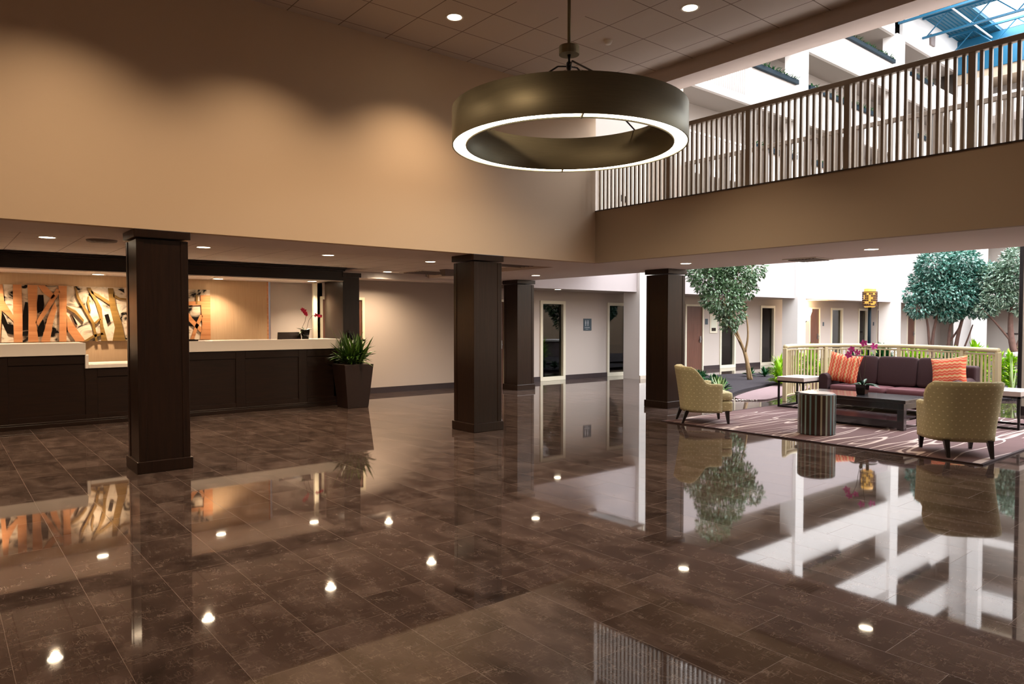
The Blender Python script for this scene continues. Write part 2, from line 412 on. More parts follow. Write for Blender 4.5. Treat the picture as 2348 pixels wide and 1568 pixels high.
# ground-floor wall along the back with openings
OPEN = [('door',6.05,6.93,1.97),('door',9.95,10.72,2.0),('window',11.95,12.72,2.0),('window',14.42,15.2,1.99),('door',17.92,18.74,2.0),
        ('window',19.72,20.5,2.0),('window',22.1,22.9,2.02),('door',25.45,26.15,2.0),('window',27.1,27.95,2.0),('window',29.4,30.1,2.0),
        ('door',31.1,31.75,2.0),('window',32.6,33.3,2.0),('door',34.2,35.0,2.0)]
w = MB(); x = 5.0
for k, x0, x1, zt in OPEN:
    w.box(x,x0,YB,YB+.16,0,2.6); w.box(x0,x1,YB,YB+.16,zt,2.6)
    if k == 'window': w.box(x0,x1,YB,YB+.16,0,.07)
    x = x1
w.box(x,38,YB,YB+.16,0,2.6)
struct(w.build('wall_back', M['back']))
nd = nw = 0; bb = MB(); x = 7.0
frames = []
for k, x0, x1, zt in OPEN:
    f = .055
    if k == 'door':
        nd += 1
        d = struct(bx(x0+.002,x1-.002,YB+.02,YB+.07,0,zt-.002).build('door_%d' % nd, M['door']))
        fr = MB().box(x0-f,x0+.004,YB-.02,YB+.02,0,zt+f).box(x1-.004,x1+f,YB-.02,YB+.02,0,zt+f).box(x0,x1,YB-.02,YB+.02,zt-.004,zt+f)
        fr.build('frame', M['trimcream'], d, bevel=.004)
        MB().box(x1-.12,x1-.05,YB+.0,YB+.02,.86,1.06).box(x1-.17,x1-.07,YB-.05,YB-.03,.95,.975).box(x1-.095,x1-.075,YB-.05,YB+.01,.95,.975).build('handle', M['metal'], d)
    else:
        nw += 1
        d = struct(MB().box(x0-f,x0+.03,YB-.03,YB+.1,.1,zt+f).box(x1-.03,x1+f,YB-.03,YB+.1,.1,zt+f).box(x0+.03,x1-.03,YB-.03,YB+.1,zt-.03,zt+f).box(x0-f,x1+f,YB-.03,YB+.1,.0,.1).build('window_%d' % nw, M['trimcream'], bevel=.004))
        bx(x0+.03,x1-.03,YB+.05,YB+.058,.1,zt-.03).build('pane', M['pane'], d)
    if x0-f > x: bb.box(x,x0-f,YB-.02,YB,0,.12)
    x = x1+f
bb.box(x,36.4,YB-.02,YB,0,.12)
struct(bb.build('baseboard_back', M['skirt']))
# rooms behind the windows (one shallow row of them) and their curtains
struct(MB().box(5.0,38,14.9,15.0,0,2.6).box(5,38,YB+.16,15,2.42,2.6).box(11.0,11.1,YB+.16,14.9,0,2.5).box(16.4,16.5,YB+.16,14.9,0,2.5).box(24,24.1,YB+.16,14.9,0,2.5).build('wall_rooms', M['room']))
CUR = [(11.98,12.42,'beside the wall sign, left window'),(14.9,15.18,'in the window right of the wall sign'),(20.2,20.48,'in the window behind the small tree trunk'),(22.62,22.88,'in the narrow window right of the small tree'),(27.7,27.93,'in the window right of the far brown door'),(29.85,30.08,'in the window behind the lamp post')]
for a, b_, where in CUR:
    mb = MB(); n = 14
    for y_ in (0,):
        P0 = [(a+(b_-a)*i/n, YB+.2+.03*sin(i*2.4)) for i in range(n+1)]
        P1 = [(px, py+.012) for px, py in P0]
        mb.prism_xy(P0+P1[::-1], .04, 2.0)
    tag(mb.build('curtain', M['curtain'], smooth=False), 'taupe pleated curtain '+where, 'curtain')

# cream wall behind the desk recess + wallpaper wall
struct(MB().box(4.2,6.1,14.3,14.4,0,2.6).box(5.95,6.05,13.4,14.4,0,2.6).build('wall_desk_side', M['cream']))
struct(bx(-3.2,4.9,13.32,13.46,0,2.275).build('wall_desk', M['linen']))
struct(bx(4.9,4.93,13.32,13.46,0,2.275).build('trim_4', M['copper']))
struct(MB().box(5.66,5.74,12.93,13.0,0,2.275).build('trim_5', M['trimcream'], bevel=.005))

# ------------------------------------------------------------------ atrium facade along the back
FC = [(14.33,14.83),(22.35,22.87),(29.75,30.47)]
def seg(x0, x1, y0, y1, z0, z1, mb=None):
    mb = mb or MB(); x = x0
    for a, b_ in FC:
        if a > x1 or b_ < x0: continue
        if a-.003 > x: mb.box(x,a-.003,y0,y1,z0,z1)
        x = b_+.003
    if x < x1: mb.box(x,x1,y0,y1,z0,z1)
    return mb
for z0, z1 in ((2.3,3.24),(5.75,5.95),(8.2,8.4),(10.65,10.85),(12.9,13.1)):
    xs0 = XO+.02 if z0 < 3 else 12.85
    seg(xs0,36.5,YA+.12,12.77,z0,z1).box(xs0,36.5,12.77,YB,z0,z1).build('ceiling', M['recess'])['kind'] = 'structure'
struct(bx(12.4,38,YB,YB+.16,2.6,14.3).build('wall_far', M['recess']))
def par(n, x0, x1, z0, z1, dy=0, m='white'): struct(seg(x0,x1,YA+dy,YA+.12,z0,z1).build('trim_%d' % n, M[m]))
par(6,XO+.02,36.5,2.3,3.26,0,'fascia'); par(7,12.85,36.5,3.26,4.5,.015,'fascia')
par(8,12.85,36.5,5.75,5.97); par(9,19.45,36.5,5.97,6.93)
par(10,12.85,36.5,8.2,8.42); par(11,19.45,36.5,8.42,9.4)
par(12,12.85,36.5,10.65,11.78); par(13,12.85,38,12.9,14.3)
# facade columns
cols = [(14.33,.5,'white square atrium column nearest the dark columns, behind the marble corridor'),(22.35,.52,'white square atrium column left of the wall sconce'),(29.75,.72,'white square atrium column right of the amber lamp post')]
for x, wd, lb in cols:
    t = empty('facade_column', (x,YA-.1,0), lb, 'column')
    bx(0,wd,0,.56,0,12.95).build('shaft', M['white'], t)
    MB().box(-.0,wd,-.03,-.001,0.001,.1).build('base', M['cream'], t)
# end facade
XE = 36.5
struct(bx(XE+1.5,XE+1.6,-8.2,13.5,0,14.3).build('wall_end', M['recess']))
for z0, z1 in ((2.3,3.26),(5.75,6.1),(8.2,8.55),(10.65,11.6)):
    struct(bx(XE,XE+1.5,-8.2,YA,z0,z1).build('ceiling', M['white']))
struct(bx(XE-.1,XE+1.5,-8.2,YA,12.3,12.9).build('trim_14', M['paint2']))
struct(bx(XE-.16,XE-.1,-8.2,YA+.0,12.75,14.25).build('trim_15', M['teal']))
struct(bx(XE-.02,XE+.2,11.5,YA,0,12.3).build('trim_16', M['white']))
t = empty('facade_column', (XE-.56,10.95,0), 'white atrium column at the far end, right of the trees', 'column')
bx(0,.5,0,.46,0,12.3).build('shaft', M['white'], t); bx(-.03,.53,-.03,.49,0,.1).build('base', M['cream'], t)
struct(bx(XE+1.46,XE+1.5,12.05,12.7,0,2.1).build('door_10', M['door']))
d = struct(bx(XE+1.44,XE+1.5,11.95,12.5,3.9,5.0).build('window_9', M['skirt']))
bx(XE+1.42,XE+1.44,12.0,12.45,3.95,4.95).build('pane', M['glass'], d)
struct(bx(XE+1.44,XE+1.5,6.0,10.7,.95,1.0).build('trim_17', M['skirt']))

# roof deck, skylight openings
struct(MB().box(XW,38.1,10.65,YB+.2,14.3,14.45).box(31,33,-8.4,10.65,14.3,14.45).box(36.85,38.1,-8.4,10.65,14.3,14.45).box(XW,10.6,-8.4,10.65,14.3,14.45).build('ceiling_roof', M['deck']))
def truss(x, lb):
    t = empty('roof_truss', (x,0,0), lb, 'truss', None)
    MB().box(-.05,.05,-8,12.25,13.35,13.43).build('bottom_chord', M['teal'], t)
    MB().box(-.05,.05,-8,12.25,14.15,14.23).build('top_chord', M['teal'], t)
    web = MB(); y = 12.1; up = True
    while y > -7.4:
        web.tube([(0,y,13.4 if up else 14.18),(0,y-.8,14.18 if up else 13.4)], .025, 6); y -= .8; up = not up
    web.build('web', M['teal'], t)
truss(29.95,'teal steel roof truss nearest, running toward the skylight'); truss(32.3,'teal steel roof truss in front of the skylight'); truss(35.2,'teal steel roof truss crossing under the skylight far end')
tag(MB().tube([(27,10.95,14.05),(36.6,10.95,14.05)], .035, 8).build('sprinkler_pipe', M['white']), 'white pipe running under the teal roof deck', 'pipe')
tag(MB().box(33.15,33.6,12.22,12.3,13.35,13.8).build('louver_vent', M['vent'], bevel=.01), 'grey square vent high on the white atrium wall under the roof', 'vent')

# ------------------------------------------------------------------ dark lobby columns
def column(x0, y0, h, lb, wd=.47):
    t = empty('wood_column', (x0+wd/2+.02, y0+wd/2+.02, 0), lb, 'column'); a = wd/2
    sh = MB().box(-a,a,-a,a,.1,h-.1)
    s_ = sh.build('shaft', M['wood'], t)
    # corner stiles giving the recessed panels
    for sx in (-1,1):
        for sy in (-1,1):
            MB().box(sx*a-(.07 if sx > 0 else 0)-(.006 if sx < 0 else -.006), sx*a+(.07 if sx < 0 else 0)+(.006 if sx > 0 else -.006), sy*a-(.07 if sy > 0 else 0)-(.006 if sy < 0 else -.006), sy*a+(.07 if sy < 0 else 0)+(.006 if sy > 0 else -.006), .1, h-.1).build('corner_stile', M['wood'], t, bevel=.002, seg=1)
    MB().box(-a-.028,a+.028,-a-.028,a+.028,.001,.12).build('base', M['wood'], t, bevel=.006)
    MB().box(-a-.028,a+.028,-a-.028,a+.028,h-.085,h-.001).build('cap', M['wood'], t, bevel=.006)
column(1.545,7.745,ZC,'dark wood square column closest to the camera, in front of the desk')
column(5.675,7.745,ZC,'dark wood square column standing mid-floor in the centre of the lobby')
column(9.93,11.93,ZC,'farthest dark wood square column, beside the tall corridor windows')
column(9.86,7.76,ZC,'dark wood square column beside the left olive armchair')
t = empty('balcony_column', (9.92,7.82,ZS), 'cream square column rising from the balcony behind the ring light', 'column')
bx(0,.4,0,.42,0,11).build('shaft', M['cream'], t)
# pillar at right frame edge
t = empty('cream_pillar', (13.72,3.19,0), 'cream square pillar at the right edge beside the curved railing', 'column')
bx(0,.45,0,.45,0,12).build('shaft', M['cream'], t); bx(-.03,.48,-.03,.48,0,.14).build('base', M['skirt'], t)
tag(MB().tube([(13.62,3.62,0),(13.62,3.62,12)], .03, 8).build('drain_pipe', M['black']), 'thin dark vertical pipe in front of the cream pillar', 'pipe')

# ------------------------------------------------------------------ ring pendant
RX, RY, RR, RZ, RH = 5.16, 5.36, 1.215, 3.335, .37
t = empty('ring_chandelier', (RX,RY,ZU), 'large brushed bronze ring pendant light hanging in the middle of the lobby', 'chandelier')
z0 = RZ-ZU; z1 = z0+RH; ri = RR*.875
MB().lathe([(RR,z0),(RR,z1),(RR-.012,z1),(RR-.012,z0+.01),(RR-.012,z0),(RR,z0)], n=96).build('outer_band', M['bronze'], t, smooth=False)
MB().lathe([(ri,z0),(ri,z1),(ri+.012,z1),(ri+.012,z0),(ri,z0)], n=96).build('inner_band', M['bronze'], t)
MB().lathe([(ri+.014,z0+.012),(RR-.014,z0+.012)], n=96).build('diffuser', M['ringglow'], t)
MB().lathe([(ri+.012,z1-.02),(RR-.012,z1-.02)], n=96).build('top_plate', M['bronze'], t)
for a in (radians(50), radians(232)):
    c_, s_ = cos(a), sin(a)
    MB().tube([(ri*c_,ri*s_,z0+.006),(RR*c_,RR*s_,z0+.006)], .012, 6).build('diffuser_joint', M['bronze'], t)
for p in t.children:
    for q in p.data.polygons: q.use_smooth = p.name.startswith(('outer','inner'))
MB().tube([(0,0,0),(0,0,z1+.66)], .018, 12).build('rod', M['bronze'], t, smooth=True)
MB().lathe([(0,z1+.67),(.105,z1+.67),(.105,z1+.585),(0,z1+.585)], n=32).build('canopy', M['bronze'], t)
hub = z1+.47
MB().tube([(0,0,z1+.59),(0,0,z1+.55),(0,0,z1+.52),(0,0,z1+.5),(0,0,z1+.45),(0,0,z1+.4)], [.02,.012,.012,.03,.028,.008], 10).build('hub', M['black'], t, smooth=True)
for k in range(3):
    a = radians(232+120*k+10)
    MB().tube([(.03*cos(a),.03*sin(a),hub),(.12*cos(a),.12*sin(a),hub+.01)], .008, 6).tube([(.12*cos(a),.12*sin(a),hub+.01),((ri+.06)*cos(a),(ri+.06)*sin(a),z1-.02)], .009, 6).build('suspension_arm', M['black'], t)

# ------------------------------------------------------------------ recessed lights
def can_proto(name, lb, r=.085):
    t = empty(name, (0,0,0), lb, 'ceiling light', 'recessed downlights')
    MB().lathe([(r+.02,0),(r+.018,-.006),(r,-.004),(r-.006,.0)], n=24).build('trim_ring', M['lampring'], t)
    MB().disc(r-.004,-.002,n=24,up=False).build('lens', M['glow'], t)
    return t
WARM = (1,.74,.48)
def spot(x, y, z, W, ang=110, blend=.8, colr=WARM, rad=.045, tilt=None):
    l = bpy.data.lights.new('downlight_bulb', 'SPOT'); l.energy = W; l.spot_size = radians(ang); l.spot_blend = blend; l.color = colr; l.shadow_soft_size = rad
    o = bpy.data.objects.new('downlight_bulb', l); COL.objects.link(o); o.location = (x,y,z-.012)
    if tilt: o.rotation_euler = tilt
    return o
cp = can_proto('recessed_light','')
first = True
def can(x, y, z, lb, W=60, ang=110, **k):
    global first
    t = cp if first else copy_tree(cp); first = False
    t.location = (x,y,z); t['label'] = lb; t['category'] = 'ceiling light'
    if W: spot(x,y,z,W,ang,**k)
LW = 125
can(1.05,9.9,ZT,'recessed round light above the desk, left of the nearest dark column', 105, 150)
can(2.8,9.9,ZT,'recessed round light just right of the nearest dark column', 105, 150)
can(4.57,9.9,ZT,'recessed round light above the right end of the desk canopy', 105, 150)
can(6.37,9.9,ZT,'recessed round light left of the centre column top', 105, 150)
can(-.8,9.9,ZT,'recessed round light above the desk near the left frame edge', 105, 150)
can(7.0,12.45,ZT,'recessed round light by the dark vent near the cream back wall', 130, 155)
can(9.3,10.6,ZC,'recessed round light between centre column and far column', 60, 150)
can(11.75,12.58,2.3,'recessed round light over the corridor near the tall window', 14)
can(9.23,6.92,ZC,'recessed round light under balcony above the left armchair', 30)
can(9.25,4.07,ZC,'recessed round light under balcony above the right armchair', 26)
can(4.66,6.72,ZU,'bright round light in high ceiling left of the pendant rod', 135, 115)
can(6.54,4.87,ZU,'bright round light in high ceiling right of the pendant rod', 70, 95)
can(2.05,12.95,2.275,'small round light in desk soffit over the tree artwork', 85, 120, colr=(1,.78,.54))
can(3.9,12.95,2.275,'small round light in desk soffit right of the nearest column', 60, 120, colr=(1,.78,.54))
can(5.5,12.62,2.275,'small round light in desk soffit above the crimson orchid', 70, 120, colr=(1,.78,.54))
can(.6,12.95,2.275,'small round light in desk soffit over the left end of the artwork', 85, 120, colr=(1,.78,.54))
for x, y, W in ((2.75,6.6,135),(.9,6.6,135),(-1.0,6.6,120),(2.8,4.87,60),(.9,4.87,50),(2.8,2.6,50),(6.5,2.6,40),(0.9,1,50),(-1,-1.5,50),(4.6,0,50)):
    spot(x,y,ZU,W,115,1)
# small ceiling fittings
t = empty('smoke_detector', (6.51,6.07,ZU), 'small round white smoke detector in high ceiling right of rod', 'detector')
MB().lathe([(0,-.045),(.035,-.045),(.05,-.02),(.055,0)], n=20).build('body', M['lampring'], t, smooth=True)
def vent(x, y, z, lb, kind=0, w=.3):
    t = empty('ceiling_vent', (x,y,z), lb, 'vent')
    if kind: MB().lathe([(w,0),(w*.95,-.02),(w*.7,-.006),(w*.66,-.022),(w*.4,-.008),(w*.36,-.022),(0,-.02)], n=28).build('diffuser', M['vent'], t, smooth=True)
    else:
        MB().box(-w,w,-w,w,-.012,-.001).build('frame', M['lampring'], t)
        s_ = MB()
        for i in range(8): s_.box(-w+.04,w-.04,-w+.05+i*(2*w-.1)/8,-w+.05+i*(2*w-.1)/8+.03,-.024,-.012)
        s_.build('slat', M['vent'], t)
vent(1.6,9.82,ZT,'round grey air vent in lower ceiling left of nearest column',1,.17)
vent(7.7,12.05,ZT,'wide dark air vent in ceiling by the cream back wall',0,.42)
vent(7.75,9.35,ZT,'flat ceiling grille right of the centre column top',0,.5)
vent(9.98,5.3,ZC,'shallow square grille under the balcony near its edge',0,.26)
t = empty('fire_sprinkler', (8.0,12.6,ZT), 'small sprinkler head hanging near the cream back wall', 'sprinkler')
MB().tube([(0,0,0),(0,0,-.05)], .012, 8).build('stem', M['metal'], t); MB().disc(.03,-.055,n=12).build('deflector', M['metal'], t)
t = empty('exit_fixture', (7.6,11.2,ZT), 'small grey box fixture on ceiling left of the centre column', 'fixture')
MB().frustum(0,0,-.001,.26,.2,-.12,.2,.12).build('housing', M['vent'], t)

# ------------------------------------------------------------------ reception desk
YD = 12.0
t = empty('reception_desk', (0,YD,0), 'long dark wood panelled reception desk front below white counters', 'reception desk')
def dl(o): return o
body = MB().box(-3.2,1.71,.02,.1,.06,1.03).box(1.71,2.92,.02,.1,.06,.83).box(2.92,5.74,.02,.1,.06,1.03).box(5.64,5.74,.02,.7,.06,1.03)
body.build('body', M['woodH'], t)
fr = MB()
xs = [-3.2,-2.55,-1.465,-.38,.705,1.79,2.875,3.96,5.045]
for i, x in enumerate(xs):
    fr.box(x-.078,x+.078,0,.02,.06,1.03 if not 1.7 < x < 2.8 else .83)
    a = x+.078; b_ = min(5.74, x+1.085-.078) if i else -2.55-.078
    for a2, b2, zt in ((a,min(b_,1.71),1.03),(max(a,1.71),min(b_,2.92),.83),(max(a,2.92),b_,1.03)):
        if b2 > a2: fr.box(a2,b2,.001,.02,zt-.13,zt); fr.box(a2,b2,.001,.02,.06,.16)
fr.build('panel_frame', M['woodH'], t, bevel=.004, seg=1)
MB().box(-3.2,5.74,-.03,.02,.001,.06).box(-3.2,5.74,-.022,.0,.06,.085).build('plinth', M['woodH'], t, bevel=.005)
def slab(name, lb, boxes):
    mb = MB()
    for b_ in boxes: mb.box(*b_)
    return tag(mb.build(name, M['counter'], bevel=.004, loc=(0,YD,0)), lb, 'counter')
slab('counter_top', 'thick white counter top on left part of desk', [(-3.2,1.72,-.03,.62,1.032,1.205),(1.712,1.755,-.03,.62,.83,1.032)])
slab('counter_top', 'low thin white counter section left of the nearest column', [(1.757,2.9,-.03,.75,.832,.885)])
slab('counter_top', 'thick white counter top right of the nearest column with orchid', [(2.905,5.745,-.03,.62,1.032,1.205)])
t = empty('desk_canopy', (0,YD,2.27), 'dark wood overhead canopy beam above the reception desk', 'canopy')
MB().box(-3.2,5.83,-.0,.12,0,.232).build('fascia', M['woodH'], t)
MB().box(-3.2,5.86,-.03,.0,.17,.205).box(-3.2,5.88,-.05,.0,.205,.236).build('cornice', M['woodH'], t, bevel=.006)
MB().box(-3.2,5.83,-.004,.14,-.012,0).build('underside_strip', M['counter'], t)
MB().box(5.72,5.83,.12,.8,0,.232).build('return', M['woodH'], t)
t = empty('end_pilaster', (5.83,YD,0), 'dark wood pilaster at the right end of the reception desk', 'pilaster')
MB().box(0,.33,.02,.8,.001,2.4).build('shaft', M['wood'], t)
MB().box(-.02,.36,-.01,.83,2.34,2.42).build('cap', M['wood'], t, bevel=.005)
MB().box(-.01,.42,-.04,.84,1.15,1.19).build('ledge', M['wood'], t, bevel=.005)
MB().box(-.01,.38,-.0,.84,.001,.16).build('base', M['wood'], t, bevel=.005)
t = empty('figurine', (5.93,11.985,1.19), 'small dark figurine on the pilaster ledge above the planter', 'figurine')
MB().tube([(0,0,0),(0,0,.03),(.01,0,.09),(-.005,0,.14),(0,0,.17)], [.02,.012,.024,.014,.006], 8).build('body', M['blackg'], t, smooth=True)
MB().tube([(.055,0,0),(.055,0,.03),(.06,0,.08),(.05,0,.12)], [.016,.01,.018,.006], 8).build('second_figure', M['blackg'], t, smooth=True)

# desk items
t = empty('desk_screen', (4.92,12.3,1.205), 'low dark slanted screen on white counter beside the crimson orchid', 'screen')
mb = MB(); mb.add([(-.23,-.06,.0),(.2,-.06,0),(.23,.04,.125),(-.19,.04,.125),(-.23,-.03,0),(.2,-.03,0),(.23,.055,.12),(-.19,.055,.12)], [(0,1,2,3),(7,6,5,4),(0,4,5,1),(1,5,6,2),(2,6,7,3),(3,7,4,0)])
mb.build('panel', M['screen'], t); MB().box(-.05,.05,.03,.1,.0,.01).tube([(0,.07,.005),(0,.04,.07)], .012, 6).build('stand', M['black'], t)
t = empty('desk_tray', (3.18,12.15,1.205), 'flat dark brown tray on counter right of nearest column', 'tray')
MB().box(-.16,.13,-.1,.1,.001,.016).build('base', M['screen'], t, bevel=.003); MB().box(-.16,.13,-.1,-.09,.016,.026).box(-.16,.13,.09,.1,.016,.026).build('rim', M['screen'], t)

def petal_flower(mb, c, r, nrm):
    n = Vector(nrm).normalized(); a = n.cross(Vector((0,0,1))).normalized(); b = n.cross(a)
    for k in range(5):
        th = 2*pi*k/5+random.uniform(-.2,.2); d = a*cos(th)+b*sin(th); s_ = n.cross(d)
        c0 = Vector(c)
        mb.add([c0, c0+d*r*.5+s_*r*.36+n*r*.12, c0+d*r+n*r*.05, c0+d*r*.5-s_*r*.36+n*r*.12], [(0,1,2,3)])
def strap(mb, base, ang, L, w, lift, droop, seg=5, fold=.25):
    d = Vector((cos(ang), sin(ang), 0)); s_ = Vector((-sin(ang), cos(ang), 0)); vs = []
    for i in range(seg+1):
        t_ = i/seg; ww = w*(sin(pi*min(1,t_*.85+.12)))**.8 if i < seg else .002
        p = Vector(base)+d*(L*t_)+Vector((0,0,lift*t_-droop*t_*t_))
        vs += [p-s_*ww/2+Vector((0,0,fold*ww)), p, p+s_*ww/2+Vector((0,0,fold*ww))]
    fs = []
    for i in range(seg):
        for j in (0,1): fs.append((i*3+j, i*3+j+1, i*3+j+4, i*3+j+3))
    mb.add(vs, fs)
def orchid(loc, lb, petal, stems, pot_r, pot_h, leaves, squarish=False):
    t = empty('potted_orchid', loc, lb, 'potted plant')
    if squarish: MB().frustum(0,0,0,pot_r*1.6,pot_r*1.6,pot_h,pot_r*2,pot_r*2).build('pot', M['blackg'], t, bevel=.008)
    else: MB().lathe([(0,0),(pot_r*.72,0),(pot_r,pot_h),(pot_r*.9,pot_h),(pot_r*.85,pot_h*.85),(0,pot_h*.85)], n=24).build('pot', M['blackg'], t, smooth=True)
    lm = MB()
    for a, L, w, li, dr in leaves: strap(lm, (0,0,pot_h*.9), a, L, w, li, dr)
    lm.build('leaf', M['leafpot'] if not squarish else M['leafdark'], t)
    for st, fl in stems:
        MB().tube(st, .0035, 5).build('stem', M['stem'], t)
        for c, r, nv in fl:
            mb = MB(); petal_flower(mb, c, r, nv); f_ = mb.build('flower', M[petal], t)
            MB().lathe([(0,.0),(r*.18,.004),(0,.012)], n=6).build('throat', M['petalmid'], f_, loc=Vector(c)+Vector(nv).normalized()*.004)
orchid((5.22,12.3,1.205),'crimson orchid in black pot on the white reception counter','petalred',[
    ([(0,0,.12),(-.05,0,.22),(.0,0,.32),(.02,0,.42),(.0,0,.5),(-.07,0,.53)], [((.0,-.01,.47),.05,(0,-1,.2)),((-.02,-.01,.51),.05,(-.4,-1,0)),((-.05,-.01,.53),.045,(-.3,-1,.3)),((.02,-.01,.44),.04,(.3,-1,0))]),
    ([(0,0,.12),(.04,0,.22),(.07,0,.34),(.13,0,.42),(.24,0,.44),(.3,0,.42)], [((.2,-.01,.43),.045,(0,-1,.1)),((.25,-.01,.42),.045,(.3,-1,.2)),((.3,-.01,.415),.04,(.4,-1,0))])],
    .085,.165,[(pi*.95,.16,.045,.05,.0),(pi*1.15,.17,.05,.0,.06),(.2,.17,.045,.06,.02),(-.5,.12,.04,.04,.02),(1.8,.12,.04,.08,.02)])

# planter by the desk
t = empty('tall_planter', (5.76,11.5,0), 'tall tapered dark planter with leafy green plant at desk end', 'planter')
MB().frustum(0,0,.001,.4,.4,.77,.56,.5).build('pot', M['planter'], t, bevel=.006)
MB().box(-.24,.24,-.21,.21,.74,.765).build('soil', M['mulch'], t)
lm = MB()
for k in range(330):
    a = random.uniform(0,2*pi); L = random.uniform(.16,.46); el = random.random()
    strap(lm, (random.uniform(-.16,.16), random.uniform(-.15,.15), .76+random.uniform(0,.16)), a, L*(1-.45*el), random.uniform(.03,.05), L*(.25+1.0*el), L*.45*(1-el), 4)
lm.build('foliage', M['leafpot'], t)

# artwork
t = empty('tree_artwork', (0,13.3,0), 'long mirrored wall artwork with copper tree trunk cutouts behind desk', 'artwork')
AX = lambda p: .794+.005189*p+2.46e-6*p*p
AZ = lambda q: 2.09-(q-175)/860*.89
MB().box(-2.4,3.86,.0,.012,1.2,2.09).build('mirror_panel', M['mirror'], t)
cutA, cutB, gap = ('trunk_cutout','copper'), ('branch_cutout','olivecut'), ('dark_inlay','darkgap'); yy0, yy1 = -.022, -.004
AT = t
def poly(k_, pts): MB().prism_xz([(AX(a/6.817), AZ(b)) for a, b in pts], yy0-(.003 if k_[1] == 'olivecut' else -.002 if k_[1] == 'darkgap' else 0), yy1).build(k_[0], M[k_[1]], AT)
poly(cutA, [(205,175),(345,175),(352,600),(345,1035),(205,1035)])
poly(cutA, [(440,175),(600,175),(585,480),(575,800),(600,1035),(435,1035),(450,600)])
poly(cutA, [(930,175),(1062,175),(1050,600),(1040,1035),(925,1035),(940,500)])
poly(cutA, [(555,740),(900,215),(960,260),(720,620),(600,790)])
poly(cutA, [(600,175),(720,175),(880,330),(820,380),(700,300)])
poly(cutA, [(1050,610),(1110,700),(1230,880),(1340,1035),(1180,1035),(1060,860)])
poly(cutA, [(640,1035),(760,640),(870,420),(900,520),(830,760),(780,1035)])
poly(cutA, [(-60,600),(-40,175),(40,175),(60,420),(210,640),(200,720),(20,560),(-20,1035),(-90,1035)])
poly(cutB, [(1180,190),(1205,190),(1260,360),(1380,560),(1480,740),(1530,1035),(1490,1035),(1440,760),(1320,540),(1215,360)])
poly(cutB, [(1370,190),(1430,190),(1520,360),(1600,520),(1610,760),(1680,1035),(1580,1035),(1560,640),(1500,420)])
poly(cutB, [(1700,190),(1780,190),(1820,480),(1900,740),(1960,1035),(1760,1035),(1800,820),(1730,520)])
poly(cutB, [(1430,230),(1560,300),(1720,400),(1720,460),(1560,350),(1440,280)])
poly(cutB, [(1780,280),(1880,340),(1980,350),(1980,380),(1860,370),(1780,330)])
poly(cutB, [(1300,1035),(1480,930),(1600,900),(1620,930),(1460,980),(1380,1035)])
poly(cutB, [(1400,560),(1370,420),(1390,320),(1410,340),(1400,430),(1430,560)])
poly(cutB, [(1480,740),(1560,670),(1580,690),(1500,770)])
poly(cutB, [(1050,480),(1200,560),(1320,700),(1310,740),(1180,600),(1050,520)])
for pts in ([(352,640),(400,430),(440,440),(445,640),(440,850),(350,860)],[(350,880),(440,870),(425,940),(345,940)],[(580,480),(610,320),(690,320),(700,470),(680,560),(590,600)],[(590,820),(680,690),(705,790),(700,880),(600,890)],[(1120,600),(1180,690),(1220,780),(1180,760)],[(1640,620),(1700,600),(1730,720),(1680,760)],[(1850,200),(1950,200),(1950,260)],[(10,560),(60,640),(110,760),(200,770),(200,920),(100,900),(0,700)],[(830,880),(900,860),(930,900),(850,905)]):
    poly(gap, pts)
# right-hand part (beyond the near column) and the mid stretch hidden behind it
R = [(462,478,462,480),(424,430,440,452)]
def px(k_, pts): poly(k_, [(a*6.817, 175+(b-653)/127*860) for a, b in pts])
px(cutA, [(459,667),(481,667),(481,780),(457,780),(462,740)])
px(cutA, [(424,684),(460,682),(460,692),(424,694)])
px(cutA, [(434,780),(446,744),(458,716),(464,720),(452,750),(443,780)])
px(cutA, [(424,700),(440,726),(462,752),(458,762),(436,738),(424,722)])
px(cutB, [(448,667),(453,667),(452,690),(448,690)])
for k in range(6):
    x = 300+k*21; px(cutA if k % 2 else cutB, [(x,653),(x+11,653),(x+13-k,780),(x-3,780)])
for k in range(9):
    x = -60-k*45; px(cutA, [(x,653),(x+18+k%3*5,653),(x+20,780),(x-2,780)])

# ------------------------------------------------------------------ balcony railings
def railing(name, lb, x, ys, y_end, ztop, m, posts, step=.0785, x_axis=False):
    t = empty(name, (x,0,0), lb, 'railing')
    MB().box(-.035,.035,y_end,ys,ztop-.062,ztop).build('top_rail', M[m], t, bevel=.008)
    b0 = None; y = ys-.04; nb = 0
    p0 = None
    for yp in posts:
        if p0 is None: p0 = MB().box(-.03,.03,-.032,.032,ZS,ztop-.06).build('post', M[m], t, loc=(0,yp,0), bevel=.003, seg=1)
        else:
            c = p0.copy(); COL.objects.link(c); c.parent = t; c.location = (0,yp,0)
    while y > y_end and nb < 99:
        if all(abs(y-yp) > .045 for yp in posts):
            if b0 is None: b0 = MB().box(-.019,.019,-.015,.015,ZS+.0,ztop-.06).build('baluster', M[m], t, loc=(0,y,0))
            else:
                c = b0.copy(); COL.objects.link(c); c.parent = t; c.location = (0,y,0)
            nb += 1
        y -= step
    return t
railing('balcony_railing','taupe metal balcony railing along the near edge above the fascia',XW+.05,YW-.02,.2,4.27,'railpaint',[6.37,5.11,3.85,2.6,1.34])
railing('balcony_railing','taupe metal railing along the far edge of the balcony',XO-.04,7.78,1.2,4.33,'railpaint2',[7.6,6.33,5.06,3.8,2.55])
